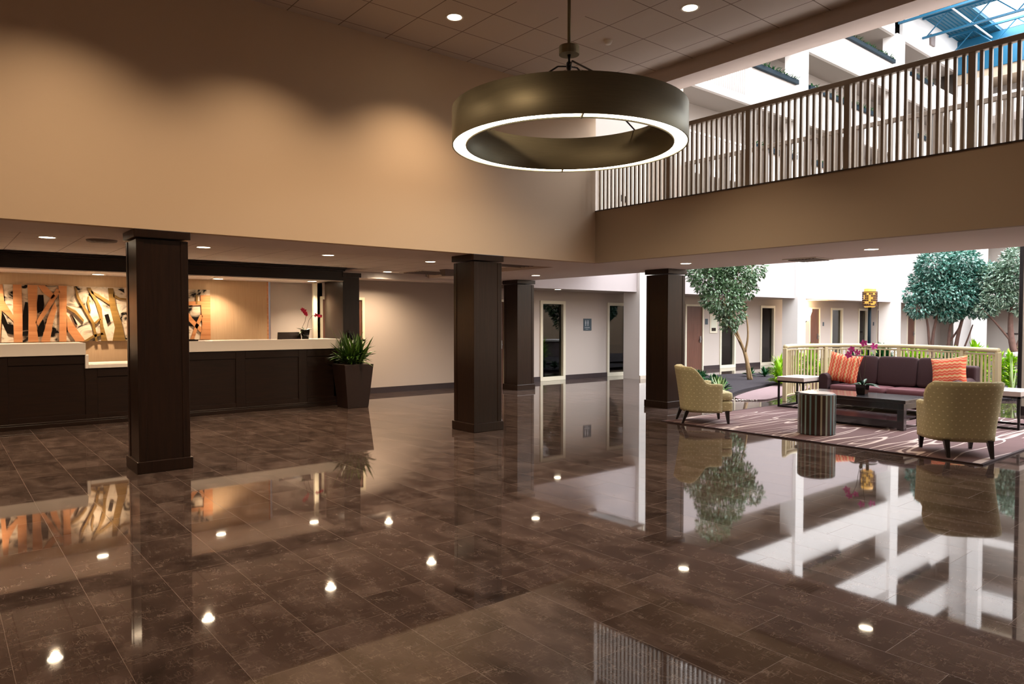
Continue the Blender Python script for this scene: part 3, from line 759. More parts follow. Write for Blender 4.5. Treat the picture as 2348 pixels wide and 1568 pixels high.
def railing_x(lb, x0, x1, z0, zt):
    t = empty('atrium_railing', (x0,YA+.05,z0), lb, 'railing')
    MB().box(0,x1-x0,-.03,.03,zt-z0-.06,zt-z0).build('top_rail', M['white'], t)
    b0 = None; x = .08; n = 0
    while x < x1-x0 and n < 98:
        if b0 is None: b0 = MB().box(-.012,.012,-.012,.012,0,zt-z0-.06).build('baluster', M['white'], t, loc=(x,0,0))
        else:
            c = b0.copy(); COL.objects.link(c); c.parent = t; c.location = (x,0,0)
        x += .11; n += 1
railing_x('white railing on the atrium storey just above the balcony, seen through balusters',12.9,19.4,5.97,6.93)
railing_x('white railing on upper atrium storey beside the chandelier top',12.9,19.4,8.42,9.4)

# parapet planter troughs
def trough(x0, x1, z, lb, nplants):
    t = empty('planter_trough', (x0,YA-.06,z), lb, 'planter box')
    MB().box(0,x1-x0,-.055,.055,-.08,.07).build('box', M['tealtrough'], t, bevel=.01)
    lm = MB()
    for k in range(nplants*9):
        strap(lm, (random.uniform(.05,x1-x0-.05), random.uniform(-.04,.04), .05), random.uniform(0,2*pi), random.uniform(.1,.24), .035, random.uniform(.05,.22), .1, 3)
    lm.build('foliage', M['leafdark'], t)
trough(19.6,22.25,9.42,'dark teal planter trough on third parapet left of the white column',16)
trough(23.0,27.9,9.42,'long dark teal planter trough on third parapet right of the white column',30)
trough(25.4,29.6,11.8,'dark teal planter trough on the highest parapet',20)
trough(30.8,34.0,9.3,'short dark trough on third parapet far right behind the balusters',10)
trough(19.7,22.2,6.95,'dark planter trough on second parapet left of the white column',16)
trough(23.0,25.6,6.95,'dark planter trough on second parapet right of the white column',16)
trough(31.2,33.4,11.7,'dark trough on the highest parapet near the roof corner',8)

# ------------------------------------------------------------------ wall fittings
t = empty('wall_sign', (13.6,YB-.012,1.44), 'slate blue wall sign with pale symbols between two corridor windows', 'sign')
MB().box(-.15,.15,0,.012,-.16,.16).build('plaque', M['sign'], t)
s_ = MB()
for x in (-.075,.01):
    s_.lathe([(0,.13),(.017,.115),(0,.1)], cx=0, cy=0, n=8) if False else s_.box(x-.012,x+.012,-.006,0,.095,.12)
    s_.box(x-.02,x+.02,-.006,0,.02,.09); s_.box(x-.014,x-.003,-.006,0,-.04,.02); s_.box(x+.003,x+.014,-.006,0,-.04,.02)
s_.build('pictogram', M['signtxt'], t)
s_ = MB()
for k in range(8): s_.box(-.11+k*.024,-.095+k*.024,-.006,0,-.095,-.07)
for k in range(5): s_.box(-.08+k*.022,-.068+k*.022,-.006,0,-.135,-.12)
s_.build('lettering', M['signtxt'], t)
t = empty('room_number_plate', (18.95,YB-.012,1.52), 'small dark room number plate beside the brown door', 'sign')
MB().box(-.07,.07,0,.012,-.09,.09).build('plate', M['sign'], t, bevel=.003)
t = empty('framed_notice', (19.32,YB-.02,1.45), 'small cream framed notice half hidden by the small tree', 'picture')
MB().box(-.2,.2,0,.02,-.3,.3).build('frame', M['trimcream'], t, bevel=.005); MB().box(-.14,.14,-.004,0,-.24,.24).build('print', M['paper'], t); MB().box(-.12,.1,-.008,-.004,-.23,-.13).build('caption_block', M['screen'], t)
for x, lb in ((26.45,'small dark room plate right of the far brown door'),(30.75,'small dark plate left of the dark door behind lamp post')):
    tag(MB().box(x-.05,x+.05,YB-.012,YB,1.35,1.5).build('room_number_plate', M['sign'], bevel=.003), lb, 'sign')
t = empty('wall_sconce', (24.9,YB,1.8), 'glowing cone wall sconce beside the far brown door', 'wall lamp')
MB().lathe([(.05,-.25),(.16,.1),(.15,.2),(0,.2)], cx=0, cy=-.18, n=16).build('shade', M['sconceglow'], t, smooth=True)
MB().tube([(0,0,-.2),(0,-.12,-.3),(0,-.18,-.22)], .02, 6).box(-.05,.05,-.02,0,-.32,-.1).build('bracket', M['black'], t)
l = bpy.data.lights.new('sconce_bulb','POINT'); l.energy = 30; l.color = (1,.7,.4); l.shadow_soft_size = .1
o = bpy.data.objects.new('sconce_bulb', l); COL.objects.link(o); o.location = (24.9,YB-.4,2.05)

# lamp post
t = empty('garden_lamp', (16.3,7.19,0), 'dark lamp post with amber mosaic shade beyond the curved railing', 'lamp')
MB().tube([(0,0,.0),(0,0,1.86)], .034, 12).build('pole', M['tealtrough'], t, smooth=True)
MB().lathe([(.1,1.84),(.125,1.87),(.125,2.24),(.11,2.26),(0,2.26)], n=20).build('glass_shade', M['amber'], t, smooth=True)
ms = MB(); 
for k in range(22):
    for j in range(6):
        if random.random() < .68: 
            a = 2*pi*k/22; ms.add([(.15*cos(a),.15*sin(a),1.88+j*.048),(.15*cos(a+.25),.15*sin(a+.25),1.88+j*.048),(.15*cos(a+.25),.15*sin(a+.25),1.92+j*.048),(.15*cos(a),.15*sin(a),1.92+j*.048),
              (.156*cos(a),.156*sin(a),1.88+j*.048),(.156*cos(a+.25),.156*sin(a+.25),1.88+j*.048),(.156*cos(a+.25),.156*sin(a+.25),1.92+j*.048),(.156*cos(a),.156*sin(a),1.92+j*.048)],[(0,1,2,3),(7,6,5,4),(0,4,5,1),(1,5,6,2),(2,6,7,3),(3,7,4,0)])
ms.lathe([(.15,1.865),(.158,1.865),(.158,1.89),(.15,1.89)], n=28).lathe([(.15,2.17),(.158,2.17),(.158,2.19),(.15,2.19)], n=28)
ms.build('pierced_shade', M['shademesh'], t)

# ------------------------------------------------------------------ lounge
car = struct(bx(8.55,12.95,2.6,6.8,.001,.014).build('carpet', M['carpet'])); del car['kind']
t = car; tag(car, 'mauve carpet with pale wandering streaks under the lounge furniture', 'rug')
MB().box(8.52,8.55,2.57,6.83,.001,.016).box(12.95,12.98,2.57,6.83,.001,.016).box(8.55,12.95,2.57,2.6,.001,.016).box(8.55,12.95,6.8,6.83,.001,.016).build('binding', M['carpetedge'], car)

def armchair(loc, rz, lb):
    t = empty('armchair', loc, lb, 'armchair', None, rz); z0 = .014
    # plan path of the shell: left arm front -> back -> right arm front (x forward)
    hw, xf, xb, rc = .36, .21, -.33, .24
    path = [(xf, hw)]
    n = 8
    for i in range(5): path.append((xf-(xf-(xb+rc))*(i+1)/5, hw))
    for i in range(1, n+1):
        a = pi/2+pi/2*i/n; path.append((xb+rc+rc*cos(a), hw-rc+rc*sin(a)))
    m_ = len(path); path += [(x, -y) for x, y in path[::-1]]
    tot = len(path); vs = []; rows = 12
    def height(x, y):
        t_ = (x-(-.24))/(.02-(-.24)); t_ = min(1, max(0, t_)); s_ = t_*t_*(3-2*t_)
        return .83*(1-s_)+.58*s_ - .006*(x > .2)
    outer = []; inner = []
    for (x, y) in path:
        h = height(x, y); o_ = []; i_ = []
        nx, ny = (0, 1 if y > 0 else -1)
        if x < xb+rc:
            v = Vector((x-(xb+rc), y-(math.copysign(hw-rc, y)) if abs(y) > hw-rc else 0)); v.normalize(); nx, ny = v.x, v.y
            if abs(y) <= hw-rc: nx, ny = -1, 0
        for k in range(rows+1):
            z = .17+(h-.17)*k/rows; fl = (.1*((z-.17)/.7)**1.2-.03)*(1 if x < xb+rc+.05 else .3)
            o_.append((x+nx*fl*1.0, y+ny*fl*.9, z+z0))
        for k in range(rows+1):
            z = h-(h-.19)*k/rows; fl = (.1*((z-.17)/.7)**1.2-.03)*(1 if x < xb+rc+.05 else .3); th = .085-.03*(z/.86)
            i_.append((x+nx*(fl-th), y+ny*(fl*.9-th), z+z0-.004))
        rnd = [(x+nx*(.05*.9-.03-.02), y+ny*(.0), h+z0+.012)]
        top_o = Vector(o_[-1]); top_i = Vector(i_[0]); mid = (top_o+top_i)/2+Vector((0,0,.018))
        vs += o_+[tuple(mid)]+i_
    c_ = 2*(rows+1)+1; fs = []
    for i in range(tot-1):
        for k in range(c_-1): fs.append((i*c_+k, (i+1)*c_+k, (i+1)*c_+k+1, i*c_+k+1))
        fs.append((i*c_+c_-1, (i+1)*c_+c_-1, (i+1)*c_, i*c_))
    fs.append(tuple(range(c_))); fs.append(tuple((tot-1)*c_+k for k in range(c_-1,-1,-1)))
    MB().add(vs, fs).build('shell', M['fabric'], t, smooth=True)
    # seat deck / front rail and cushion
    MB().box(-.2,.38,-.3,.3,.18+z0,.335+z0).build('seat_base', M['fabric'], t, bevel=.03, seg=3)
    mb = MB(); cushion(mb, .1, 0, .4+z0, .6, .6, .13, e=7); mb.build('seat_cushion', M['fabric'], t, smooth=True)
    mb = MB(); cushion(mb, -.2, 0, .58+z0, .13, .46, .34, rot=Matrix.Rotation(-.12,3,'Y'), e=4.5); mb.build('back_cushion', M['fabric'], t, smooth=True)
    for sx, sy in ((1,1),(1,-1),(-1,1),(-1,-1)):
        cx = .3 if sx > 0 else -.27; cy = .27*sy if sx > 0 else .22*sy
        MB().frustum(cx+(.02 if sx > 0 else -.07), cy, z0+.001, .03, .03, .19+z0, .058, .058, dx=-.02 if sx > 0 else .07).build('leg', M['leg'], t)
    return t
armchair((8.96,6.40,0), radians(-41), 'olive patterned armchair beside the dark wood column, seen from its side')
armchair((9.07,3.0,0), radians(40), 'olive patterned armchair in the right foreground with its back to the camera')

# drum table
t = empty('drum_table', (9.19,4.73,.014), 'round drum side table with brown and teal vertical stripes', 'side table')
MB().lathe([(0,.001),(.232,.001),(.238,.01),(.238,.53),(.225,.535)], n=48).build('body', M['drum'], t, smooth=False)
MB().lathe([(.234,.531),(.234,.536),(.21,.55)], n=48).build('rim', M['black'], t)
MB().lathe([(0,.552),(.215,.552),(.22,.548),(.22,.536),(0,.536)], n=48).build('top', M['drumtop'], t)

# coffee table
t = empty('coffee_table', (10.66,4.83,.014), 'long low glossy near-black coffee table in front of the sofa', 'coffee table')
w2, l2 = .4, .8
MB().box(-w2,w2,-l2,l2,.375,.425).build('top', M['lacquer'], t, bevel=.004)
MB().box(-w2+.03,w2-.03,-l2+.03,l2-.03,.29,.374).build('apron', M['lacquer'], t)
for sx in (-1,1):
    for sy in (-1,1): MB().box(sx*(w2-.075)-.045,sx*(w2-.075)+.045,sy*(l2-.075)-.045,sy*(l2-.075)+.045,.001,.29).build('leg', M['lacquer'], t, bevel=.003)
MB().box(-w2+.04,w2-.04,-l2+.12,l2-.12,.1,.13).build('shelf', M['lacquer'], t, bevel=.003)
MB().box(-w2+.04,-w2+.07,-l2+.12,l2-.12,.03,.099).build('shelf_apron', M['lacquer'], t)
orchid((10.66,4.79,.44),'magenta orchid in square black pot on the coffee table','petalpink',[
    ([(0,0,.1),(.0,.04,.3),(.0,.07,.5),(-.02,.12,.64),(-.03,.2,.64)], [((-.02,.16,.66),.06,(-1,-.4,.1)),((-.02,.2,.58),.065,(-1,-.2,.1)),((-.03,.06,.62),.055,(-1,0,.2))]),
    ([(0,0,.1),(.0,-.03,.35),(.0,-.04,.58),(-.01,-.06,.72),(-.01,-.16,.74)], [((-.02,-.02,.76),.06,(-1,-.3,.1)),((-.02,-.17,.72),.06,(-1,-.8,.1))])],
    .075,.15,[(pi*.6,.18,.06,.05,.06),(pi*.35,.16,.055,.06,.04),(-pi*.5,.26,.06,.03,.06),(-pi*.4,.22,.06,.05,.05),(pi*1.1,.12,.05,.1,.02),(0,.14,.05,.12,.03)], True)

# sofa
SX = 12.02; t = empty('sofa', (SX,5.05,.014), 'dark aubergine three seat sofa facing the coffee table', 'sofa')
hl = 1.11
MB().box(.04,.78,-hl,hl,.1,.28).build('base', M['sofa'], t, bevel=.02)
MB().box(0.62,.86,-hl-.0,hl+.0,.1,.8).build('backrest', M['sofa'], t, bevel=.04, seg=3)
for s_ in (-1,1):
    y0_, y1_ = sorted((s_*(hl-.16), s_*hl)); mb = MB()
    pr = [(y0_,.1),(y1_,.1),(y1_,.5)]+[((y0_+y1_)/2+.085*cos(a), .52+.085*sin(a)) for a in [i*pi/8 for i in range(0,9)]]+[(y0_,.5)]
    n = len(pr); vs = [(.0,y,z) for y, z in pr]+[(.84,y,z+.02) for y, z in pr]
    mb.add(vs, [tuple(range(n)), tuple(range(2*n-1,n-1,-1))]+[(i,n+i,n+(i+1)%n,(i+1)%n) for i in range(n)])
    mb.build('arm', M['sofa'], t, bevel=.012)
for k in range(2):
    mb = MB(); cushion(mb, .33, -.47+.94*k, .345, .7, .93, .15, e=9); mb.build('seat_cushion', M['sofaseat'], t, smooth=True)
for k in range(3):
    mb = MB(); cushion(mb, .56, -.63+.63*k, .66, .2, .635, .5, rot=Matrix.Rotation(.16,3,'Y'), e=9); mb.build('back_cushion', M['sofa'], t, smooth=True)
for sx in (.08,.74):
    for sy in (-1,1): MB().frustum(sx, sy*(hl-.08), .001, .035, .035, .1, .05, .05).build('leg', M['leg'], t)
def pillow(loc, rot, m, lb):
    n = 14; vs = []; fs = []
    w_ = .53
    for sgn in (1,-1):
        for i in range(n+1):
            for j in range(n+1):
                u, v = i/n*2-1, j/n*2-1
                k = (1-u**4)*(1-v**4); pu = 1-.1*(1-abs(v)**2)*abs(u)**3; pv = 1-.1*(1-abs(u)**2)*abs(v)**3
                vs.append((sgn*.075*k**.6, u*w_/2*pu, v*w_/2*pv))
    N_ = (n+1)**2
    for s_ in range(2):
        for i in range(n):
            for j in range(n): fs.append(tuple(s_*N_+q for q in ((i*(n+1)+j),(i*(n+1)+j+1),((i+1)*(n+1)+j+1),((i+1)*(n+1)+j))))
    mb = MB().add(vs, fs); o = mb.build('throw_pillow', M[m], smooth=True); o.location = loc; o.rotation_euler = rot
    return tag(o, lb, 'pillow')
pillow((12.27,5.84,.705), (radians(9),radians(14),radians(14)), 'pilA', 'orange flame-stitch throw pillow with upright stripes at left end of sofa')
pillow((12.28,4.19,.715), (radians(-9),radians(18),radians(-4)), 'pilB', 'orange flame-stitch throw pillow with level stripes at right end of sofa')

def end_table(x0, y0, w_, d_, lb):
    t = empty('end_table', (x0,y0,.014), lb, 'side table')
    MB().box(-.01,w_+.01,-.01,d_+.01,.465,.535).build('top', M['stone'], t, bevel=.006)
    fr = MB().box(0,w_,0,.028,.437,.464).box(0,w_,d_-.028,d_,.437,.464).box(0,.028,0,d_,.437,.464).box(w_-.028,w_,0,d_,.437,.464); fr.build('top_frame', M['black'], t)
    for a in (0,w_-.028):
        for b_ in (0,d_-.028): bx(a,a+.028,b_,b_+.028,.001,.437).build('leg', M['black'], t)
    MB().box(.028,w_-.028,0,.028,.001,.028).box(.028,w_-.028,d_-.028,d_,.001,.028).box(0,.028,.028,d_-.028,.001,.028).box(w_-.028,w_,.028,d_-.028,.001,.028).build('stretcher', M['black'], t)
end_table(11.56,6.19,.66,.48,'stone topped metal frame end table at the left end of sofa')
end_table(11.6,3.07,.62,.52,'stone topped metal frame end table behind the right armchair')

# curved ivory railing
def curved_rail():
    pts = [(12.52,7.08),(13.0,7.2),(13.5,7.12),(14.0,6.9),(14.4,6.55),(14.6,6.1),(14.58,5.6),(14.4,5.1),(14.12,4.65),(13.85,4.25),(13.62,3.92)]
    # resample
    P = [Vector((a,b,0)) for a, b in pts]; fine = []
    for i in range(len(P)-1):
        p0, p1, p2, p3 = P[max(i-1,0)], P[i], P[i+1], P[min(i+2,len(P)-1)]
        for k in range(10):
            u = k/10; fine.append(.5*((2*p1)+(-p0+p2)*u+(2*p0-5*p1+4*p2-p3)*u*u+(-p0+3*p1-3*p2+p3)*u**3))
    fine.append(P[-1])
    t = empty('curved_railing', (0,0,0), 'ivory curved railing bowing out behind the sofa', 'railing')
    mb = MB(); mb2 = MB()
    mb.tube([p+Vector((0,0,1.04)) for p in fine], .042, 10); mb.build('top_rail', M['railcream'], t, smooth=True)
    mb2.tube([p+Vector((0,0,.97)) for p in fine], .018, 6).tube([p+Vector((0,0,.1)) for p in fine], .018, 6); mb2.build('inner_rail', M['railcream'], t)
    acc = 0; last = fine[0]; nxt = .0; idx = 0; b0 = p0_ = None
    for p in fine[1:]:
        seg = (p-last).length; d = (p-last).normalized()
        while acc+seg >= nxt:
            q = last+d*(nxt-acc); a = math.atan2(d.y, d.x)
            if idx % 16 == 0:
                if p0_ is None: p0_ = bx(-.035,.035,-.035,.035,.001,1.01).build('post', M['railcream'], t, loc=q, rotz=a, bevel=.004, seg=1)
                else: c = p0_.copy(); COL.objects.link(c); c.parent = t; c.location = q; c.rotation_euler.z = a
            else:
                if b0 is None: b0 = bx(-.013,.013,-.013,.013,.1,.97).build('baluster', M['railcream'], t, loc=q, rotz=a)
                else: c = b0.copy(); COL.objects.link(c); c.parent = t; c.location = q; c.rotation_euler.z = a
            idx += 1; nxt += .088
        acc += seg; last = p
    c = p0_.copy(); COL.objects.link(c); c.parent = t; c.location = fine[-1]; c.rotation_euler.z = radians(-30)
curved_rail()

# ------------------------------------------------------------------ garden
def blob(pts, n=60):
    P = [Vector((a,b,0)) for a, b in pts]; out = []; m_ = len(P)
    for i in range(m_):
        p0, p1, p2, p3 = P[i-1], P[i], P[(i+1) % m_], P[(i+2) % m_]
        for k in range(6):
            u = k/6; q = .5*((2*p1)+(-p0+p2)*u+(2*p0-5*p1+4*p2-p3)*u*u+(-p0+3*p1-3*p2+p3)*u**3); out.append((q.x,q.y))
    return out
bed = MB().prism_xy(blob([(11.95,8.0),(12.0,8.7),(12.6,9.6),(13.8,10.7),(15.6,11.4),(17.5,11.4),(18.6,10.6),(18.2,9.6),(16.8,9.2),(15.2,9.0),(13.6,8.65),(12.6,8.3)]), .001, .05)
o = bed.build('bark_mulch', M['mulch']); o['label'] = 'dark bark mulch bed around the small tree'; o['category'] = 'mulch'; o['kind'] = 'stuff'
bed = MB().prism_xy(blob([(16.2,4.2),(15.6,5.6),(15.8,7.0),(16.6,8.3),(19,9.2),(23,9.4),(25,8.2),(25,5),(20,3.6)]), .001, .05)
o = bed.build('bark_mulch', M['mulch']); o['label'] = 'dark bark mulch bed beyond the curved railing'; o['category'] = 'mulch'; o['kind'] = 'stuff'
tag(MB().prism_xy(blob([(12.05,7.62),(12.2,7.95),(12.9,8.25),(13.9,8.55),(15.2,8.85),(15.9,8.75),(15.6,8.2),(14.4,7.8),(13.0,7.5),(12.4,7.4)]), .001, .03).build('flagstone', M['paver'], bevel=.01), 'flat pinkish flagstone between mulch bed and curved railing', 'stone')
st = MB()
for k in range(70):
    a = random.random(); x = 11.85+a*.35+random.uniform(-.1,.1); y = 7.85-a*.35+random.uniform(-.08,.08)
    cushion(st, x, y, .012, random.uniform(.03,.06), random.uniform(.03,.06), .022, n=3, e=2)
o = st.build('edge_pebbles', M['stone']); o['kind'] = 'stuff'; o['label'] = 'small pale pebbles scattered at the front edge of mulch bed'; o['category'] = 'pebbles'

def tree(name, lb, base, trunks, blobs, nleaf, size, lm, bm_):
    t = empty(name, base, lb, 'tree')
    for tr in trunks:
        pts, r0, r1 = tr; n = len(pts); f = []
        for i in range((n-1)*4+1):
            k = min(i//4, n-2); u = i/4-k; p0, p1, p2, p3 = [Vector(pts[max(0,min(n-1,q))]) for q in (k-1,k,k+1,k+2)]
            f.append(.5*((2*p1)+(-p0+p2)*u+(2*p0-5*p1+4*p2-p3)*u*u+(-p0+3*p1-3*p2+p3)*u**3))
        MB().tube(f, [r0+(r1-r0)*i/(len(f)-1) for i in range(len(f))], 8).build('trunk', M[bm_], t, smooth=True)
    mb = MB(); tw = MB()
    tot = sum(b[3]**3 for b in blobs)
    for (bx_, by_, bz_, br) in blobs:
        for _ in range(int(nleaf*br**3/tot)):
            while True:
                v = Vector([random.uniform(-1,1) for _ in range(3)])
                if .25 < v.length <= 1: break
            v = v*(v.length**-.35)
            if v.length > 1.05: v *= 1.02/v.length
            c = Vector((bx_,by_,bz_))+Vector((v.x*br, v.y*br, v.z*br*.9))
            d = (v.normalized()+Vector([random.uniform(-.9,.9) for _ in range(3)])+Vector((0,0,-.5))).normalized()
            n_ = Vector((random.uniform(-.8,.8),random.uniform(-.8,.8),random.uniform(.2,1))); s_ = d.cross(n_).normalized()
            L = size*random.uniform(.7,1.25); W = L*.24; up = d.cross(s_)*W*.3
            mb.add([c, c+d*L*.45+s_*W+up, c+d*L, c+d*L*.45-s_*W+up, c+d*L*.5-up*.2], [(0,1,4),(1,2,4),(2,3,4),(3,0,4)])
        if br > .3:
            for _ in range(5):
                v = Vector([random.uniform(-1,1) for _ in range(3)]).normalized()*br*.8
                tw.tube([(bx_,by_,bz_-br*.5),(bx_+v.x*.5,by_+v.y*.5,bz_+v.z*.5),(bx_+v.x,by_+v.y,bz_+v.z)], [.014,.01,.004], 4)
    mb.build('foliage', M[lm], t); tw.build('twigs', M[bm_], t)
    return t
# small tree: local axes, a = screen right direction, toward camera negative depth
def scr(a, d=0, z=0):  # offset a to the right in view, d away from the camera
    th = radians(57.5); R_ = Vector((cos(th), -sin(th), 0)); 
    th2 = radians(32.5); D_ = Vector((cos(th2), sin(th2), 0)); v = R_*a+D_*d; return (v.x, v.y, z)
tree('ficus_tree','small ficus tree with slim forked trunks in the mulch bed left of lounge',(15.94,9.98,.04),
    [([scr(0,0,0),scr(-.06,0,.45),scr(-.15,0,.8),scr(-.3,0,1.2),scr(-.45,0,1.7)],.05,.02),
     ([scr(-.1,0,.72),scr(-.04,0,1.1),scr(-.08,0,1.6),scr(-.25,0,2.2)],.03,.014),
     ([scr(-.14,.05,.75),scr(-.3,.05,1.1),scr(-.5,.05,1.6),scr(-.55,.05,2.4)],.03,.014),
     ([scr(.06,0,0),scr(.0,0,.3),scr(-.1,.05,.75)],.035,.028),
     ([scr(-.22,-.05,.95),scr(-.45,-.05,1.3),scr(-.75,-.05,1.55)],.018,.01)],
    [scr(-.95,0,2.62)[:2]+(2.62,.52),scr(-.35,0,2.6)[:2]+(2.6,.5),scr(-.7,.1,3.15)[:2]+(3.15,.6),scr(-.15,.1,2.35)[:2]+(2.35,.34),scr(-.65,-.2,2.1)[:2]+(2.1,.5),scr(-.45,0,1.7)[:2]+(1.7,.38),
     scr(-1.25,.1,2.75)[:2]+(2.75,.34),scr(.05,0,2.8)[:2]+(2.8,.33),scr(-.85,0,3.7)[:2]+(3.7,.42),scr(-.5,-.1,1.42)[:2]+(1.42,.22),scr(-1.0,0,2.05)[:2]+(2.05,.24)],
    9000,.1,'leafA','bark')
tree('ficus_tree','left one of two blue-green ficus trees behind the curved railing',(20.72,7.5,.04),
    [([scr(-.05,0,0),scr(.0,0,.7),scr(.05,0,1.3),scr(.2,0,2.0)],.06,.025),([scr(.05,0,0),scr(-.05,0,.8),scr(-.12,0,1.5),scr(-.3,0,2.1)],.045,.02),([scr(0,.1,.0),scr(.3,.1,.7),scr(.7,.1,1.4),scr(.8,.1,2.0)],.03,.02)],
    [scr(-.3,0,0)[:2]+(1.9,.34),scr(.1,0,0)[:2]+(2.25,.5),scr(.1,0,0)[:2]+(2.95,.5),scr(-.15,.1,0)[:2]+(2.55,.38),scr(.4,.1,0)[:2]+(1.9,.38),scr(.5,.1,0)[:2]+(2.6,.5),scr(-.45,0,0)[:2]+(2.2,.24)],
    8500,.11,'leafB','barkb')
tree('ficus_tree','right one of two blue-green ficus trees behind the curved railing',(21.05,7.05,.04),
    [([scr(-.1,0,0),scr(.0,0,.7),scr(.1,0,1.3),scr(.25,0,1.9)],.07,.03),([scr(-.05,0,0),scr(-.15,0,.8),scr(-.1,0,1.5),scr(0,0,2.1)],.055,.025),([scr(0,0,.2),scr(.25,0,.9),scr(.4,0,1.4)],.03,.015)],
    [scr(.1,0,0)[:2]+(2.2,.55),scr(.45,0,0)[:2]+(2.6,.5),scr(.1,0,0)[:2]+(2.95,.5),scr(.55,0,0)[:2]+(1.9,.36),scr(-.15,0,0)[:2]+(1.85,.4),scr(.85,0,0)[:2]+(2.2,.35),scr(.8,0,0)[:2]+(2.75,.3)],
    8500,.11,'leafB','barkb')
tree('ficus_tree','grey-green leafy tree in the grey planter at the far right',(21.2,5.75,.72),
    [([scr(0,0,0),scr(-.08,0,.4),scr(-.1,0,.9),scr(-.05,0,1.5)],.09,.04),([scr(.04,0,.1),scr(.2,0,.6),scr(.3,0,1.2)],.06,.03),([scr(-.08,0,.3),scr(-.45,0,.8),scr(-.8,0,1.2)],.03,.015)],
    [scr(0,0,0)[:2]+(1.9,.5),scr(-.35,0,0)[:2]+(1.5,.4),scr(.15,0,0)[:2]+(2.3,.5),scr(.2,0,0)[:2]+(1.3,.4),scr(-.6,0,0)[:2]+(1.2,.28),scr(-.45,.1,0)[:2]+(1.95,.36),scr(.5,0,0)[:2]+(1.8,.5)],
    8000,.1,'leafC','barkb')
# grey planter wall at far right
t = empty('planter_wall', (20.2,4.2,0), 'low grey garden planter wall with white cap at far right', 'planter')
MB().box(0,2.2,0,1.42,0,.68).build('wall_body', M['greywall'], t); MB().box(-.05,2.25,-.05,1.47,.68,.76).build('cap', M['white'], t, bevel=.01)

def plant(name, loc, lb, group, n, L, w, lift, m, h0=.0, seg=4):
    t = tag(bpy.data.objects.new(name, None), lb, 'plant', group); COL.objects.link(t); t.location = loc
    lm_ = MB()
    for k in range(n):
        a = 2*pi*k/n*2.4+random.uniform(-.3,.3); e_ = random.random()
        strap(lm_, (0,0,h0*random.random()), a, L*(.35+.65*e_)*random.uniform(.8,1.1), w, lift*(1.25-.8*e_), lift*.45*e_, seg)
    lm_.build('leaf', M[m], t)
    return t
LBL = 'dark green strap-leaf plant at the edge of the mulch bed around the small tree'
gp = 'dark green border plants around the small tree'
sp_ = [plant('border_plant', (0,0,.04), LBL, gp, 26, .26, .06, .2, 'leafdark', .05) for _ in range(3)]
pos = [(13.0,9.3),(13.25,9.6),(13.6,9.8),(13.9,10.15),(14.3,10.3),(14.6,10.6),(15.0,10.7),(15.3,10.95),(13.3,9.15),(13.8,9.5),(14.2,9.85),(17.2,10.3),(17.5,10.0),(17.2,9.7),(17.7,9.6),(16.9,10.55),(12.7,8.9),(12.95,8.75)]
for i, (x, y) in enumerate(pos):
    p = sp_[i] if i < 3 else copy_tree(sp_[i % 3]); p.location = (x,y,.045); p.rotation_euler.z = i*1.3; s_ = random.uniform(.85,1.15); p.scale = (s_,s_,s_)
for x, y, lb in ((12.3,8.35,'variegated pale-striped plant just behind the left armchair'),(12.75,8.75,'smaller variegated plant behind the pale-striped one')):
    plant('variegated_plant', (x,y,.04), lb, None, 26, .3, .05, .32, 'leafmid')
lim = [plant('lime_plant', (0,0,.04), 'lime green bushy plant beside the left end of curved railing', 'lime plants left of the curved railing', 110, .3, .04, .3, 'leaflime', .3) for _ in range(2)]
for i, (x, y, s_) in enumerate([(15.2,8.75,1.0),(15.6,8.95,1.2),(15.9,8.7,1.5),(15.5,8.5,.9),(16.3,8.6,1.6),(16.2,8.25,1.1),(16.6,8.1,1.2),(15.9,8.35,.8)]):
    p = lim[i] if i < 2 else copy_tree(lim[i % 2]); p.location = (x,y,.04); p.rotation_euler.z = i*.9; p.scale = (s_,s_,s_)
cr = [plant('croton_plant', (0,0,.04), 'yellow-green croton in the dense row behind sofa railing', 'croton row behind the curved railing', 190, .26, .07, .28, 'leaflime' if k < 2 else 'leafdark', .68) for k in range(3)]
i = 0
for k in range(17):
    u = k/16; x = 16.4+u*1.5+.3*sin(k*1.7); y = 7.3-u*2.3
    p = cr[i] if i < 3 else copy_tree(cr[0 if k in (1,) else (k % 7 != 3 and k % 2) if k % 7 != 3 else 2]); i += 1
    p.location = (x,y,.04); p.rotation_euler.z = k*1.1; s_ = random.uniform(.85,1.12); p.scale = (s_,s_,s_)
plant('border_plant', (16.4,7.6,.04), 'dark leafy plant at left end of the croton row', None, 40, .3, .09, .6, 'leafdark', .4)
plant('fern_plant', (15.9,4.33,.04), 'thin arching fern in front of the grey planter wall', None, 9, .5, .025, .7, 'leafmid')
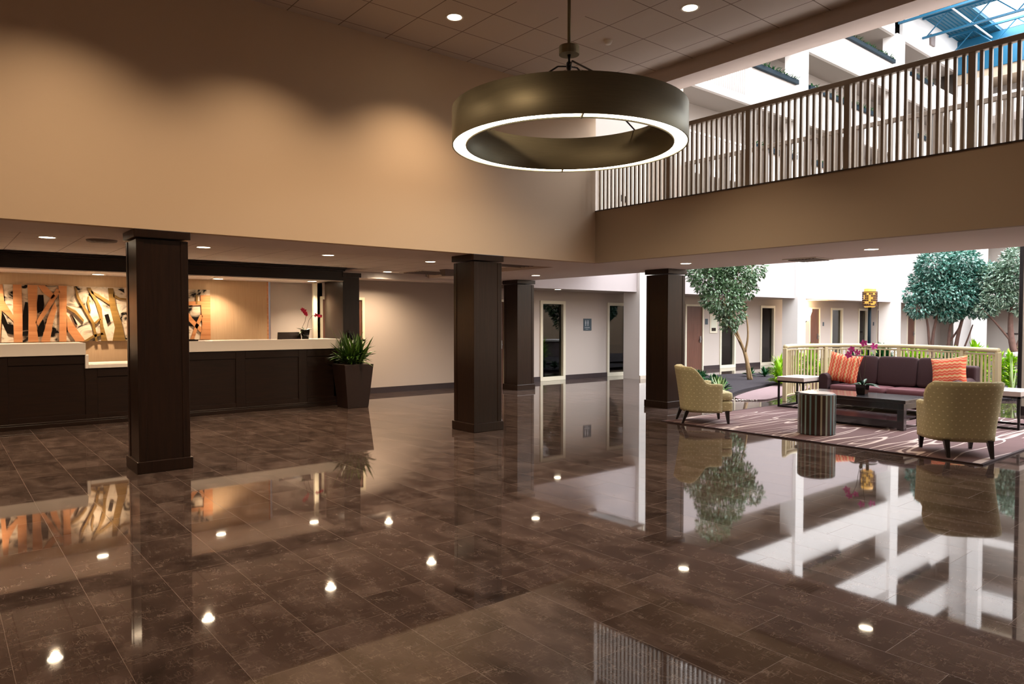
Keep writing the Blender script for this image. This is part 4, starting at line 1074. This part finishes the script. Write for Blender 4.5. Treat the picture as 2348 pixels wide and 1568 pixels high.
plant('bush_plant', (20.5,5.3,.7), 'lime bush on the planter wall beside the far tree', None, 40, .25, .06, .3, 'leaflime', .1)
plant('bush_plant', (22.6,7.0,.04), 'small lime bush between the far trees and end wall', None, 60, .3, .06, .35, 'leaflime', .25)

# ------------------------------------------------------------------ light
def area(name, loc, sx, sy, W, colr, rot=(0,0,0)):
    l = bpy.data.lights.new(name, 'AREA'); l.shape = 'RECTANGLE'; l.size = sx; l.size_y = sy; l.energy = W; l.color = colr
    o = bpy.data.objects.new(name, l); COL.objects.link(o); o.location = loc; o.rotation_euler = rot; return o
area('skylight_daylight', (20.8,1.2,14.38), 20.2, 18.6, 3900, (.94,.965,1))
area('skylight_daylight', (34.92,1.2,14.38), 3.8, 18.6, 1150, (.94,.965,1))
for x in (13.6,20.5,28.5):  # unseen point lights added to brighten the curtains behind the panes
    l = bpy.data.lights.new('curtain_fill','POINT'); l.energy = 45; l.color = (1,.85,.65); l.shadow_soft_size = .15
    o = bpy.data.objects.new('curtain_fill', l); COL.objects.link(o); o.location = (x,14.3,2.0)
Wd = bpy.data.worlds.new('sky'); S.world = Wd; Wd.use_nodes = True
bg = Wd.node_tree.nodes['Background']; bg.inputs[0].default_value = (.85,.93,1,1); bg.inputs[1].default_value = 1.2

# ------------------------------------------------------------------ camera
cam = bpy.data.cameras.new('camera'); co = bpy.data.objects.new('camera', cam); COL.objects.link(co)
co.location = (0,0,1.52); co.rotation_euler = (radians(90-1.656), 0, radians(-39.336))
cam.sensor_fit = 'HORIZONTAL'; cam.sensor_width = 36; cam.lens = 1617.6/2348*36; cam.clip_start = .05; cam.clip_end = 200
S.camera = co
S.view_settings.view_transform = 'Standard'; S.view_settings.look = 'None'; S.view_settings.gamma = 1; S.view_settings.exposure = 1.27
c = S.cycles
c.use_denoising = True; c.max_bounces = 6; c.diffuse_bounces = 3; c.glossy_bounces = 3; c.transmission_bounces = 4; c.transparent_max_bounces = 6
c.caustics_reflective = False; c.caustics_refractive = False; c.sample_clamp_indirect = 6
c.use_adaptive_sampling = True; c.adaptive_threshold = .045
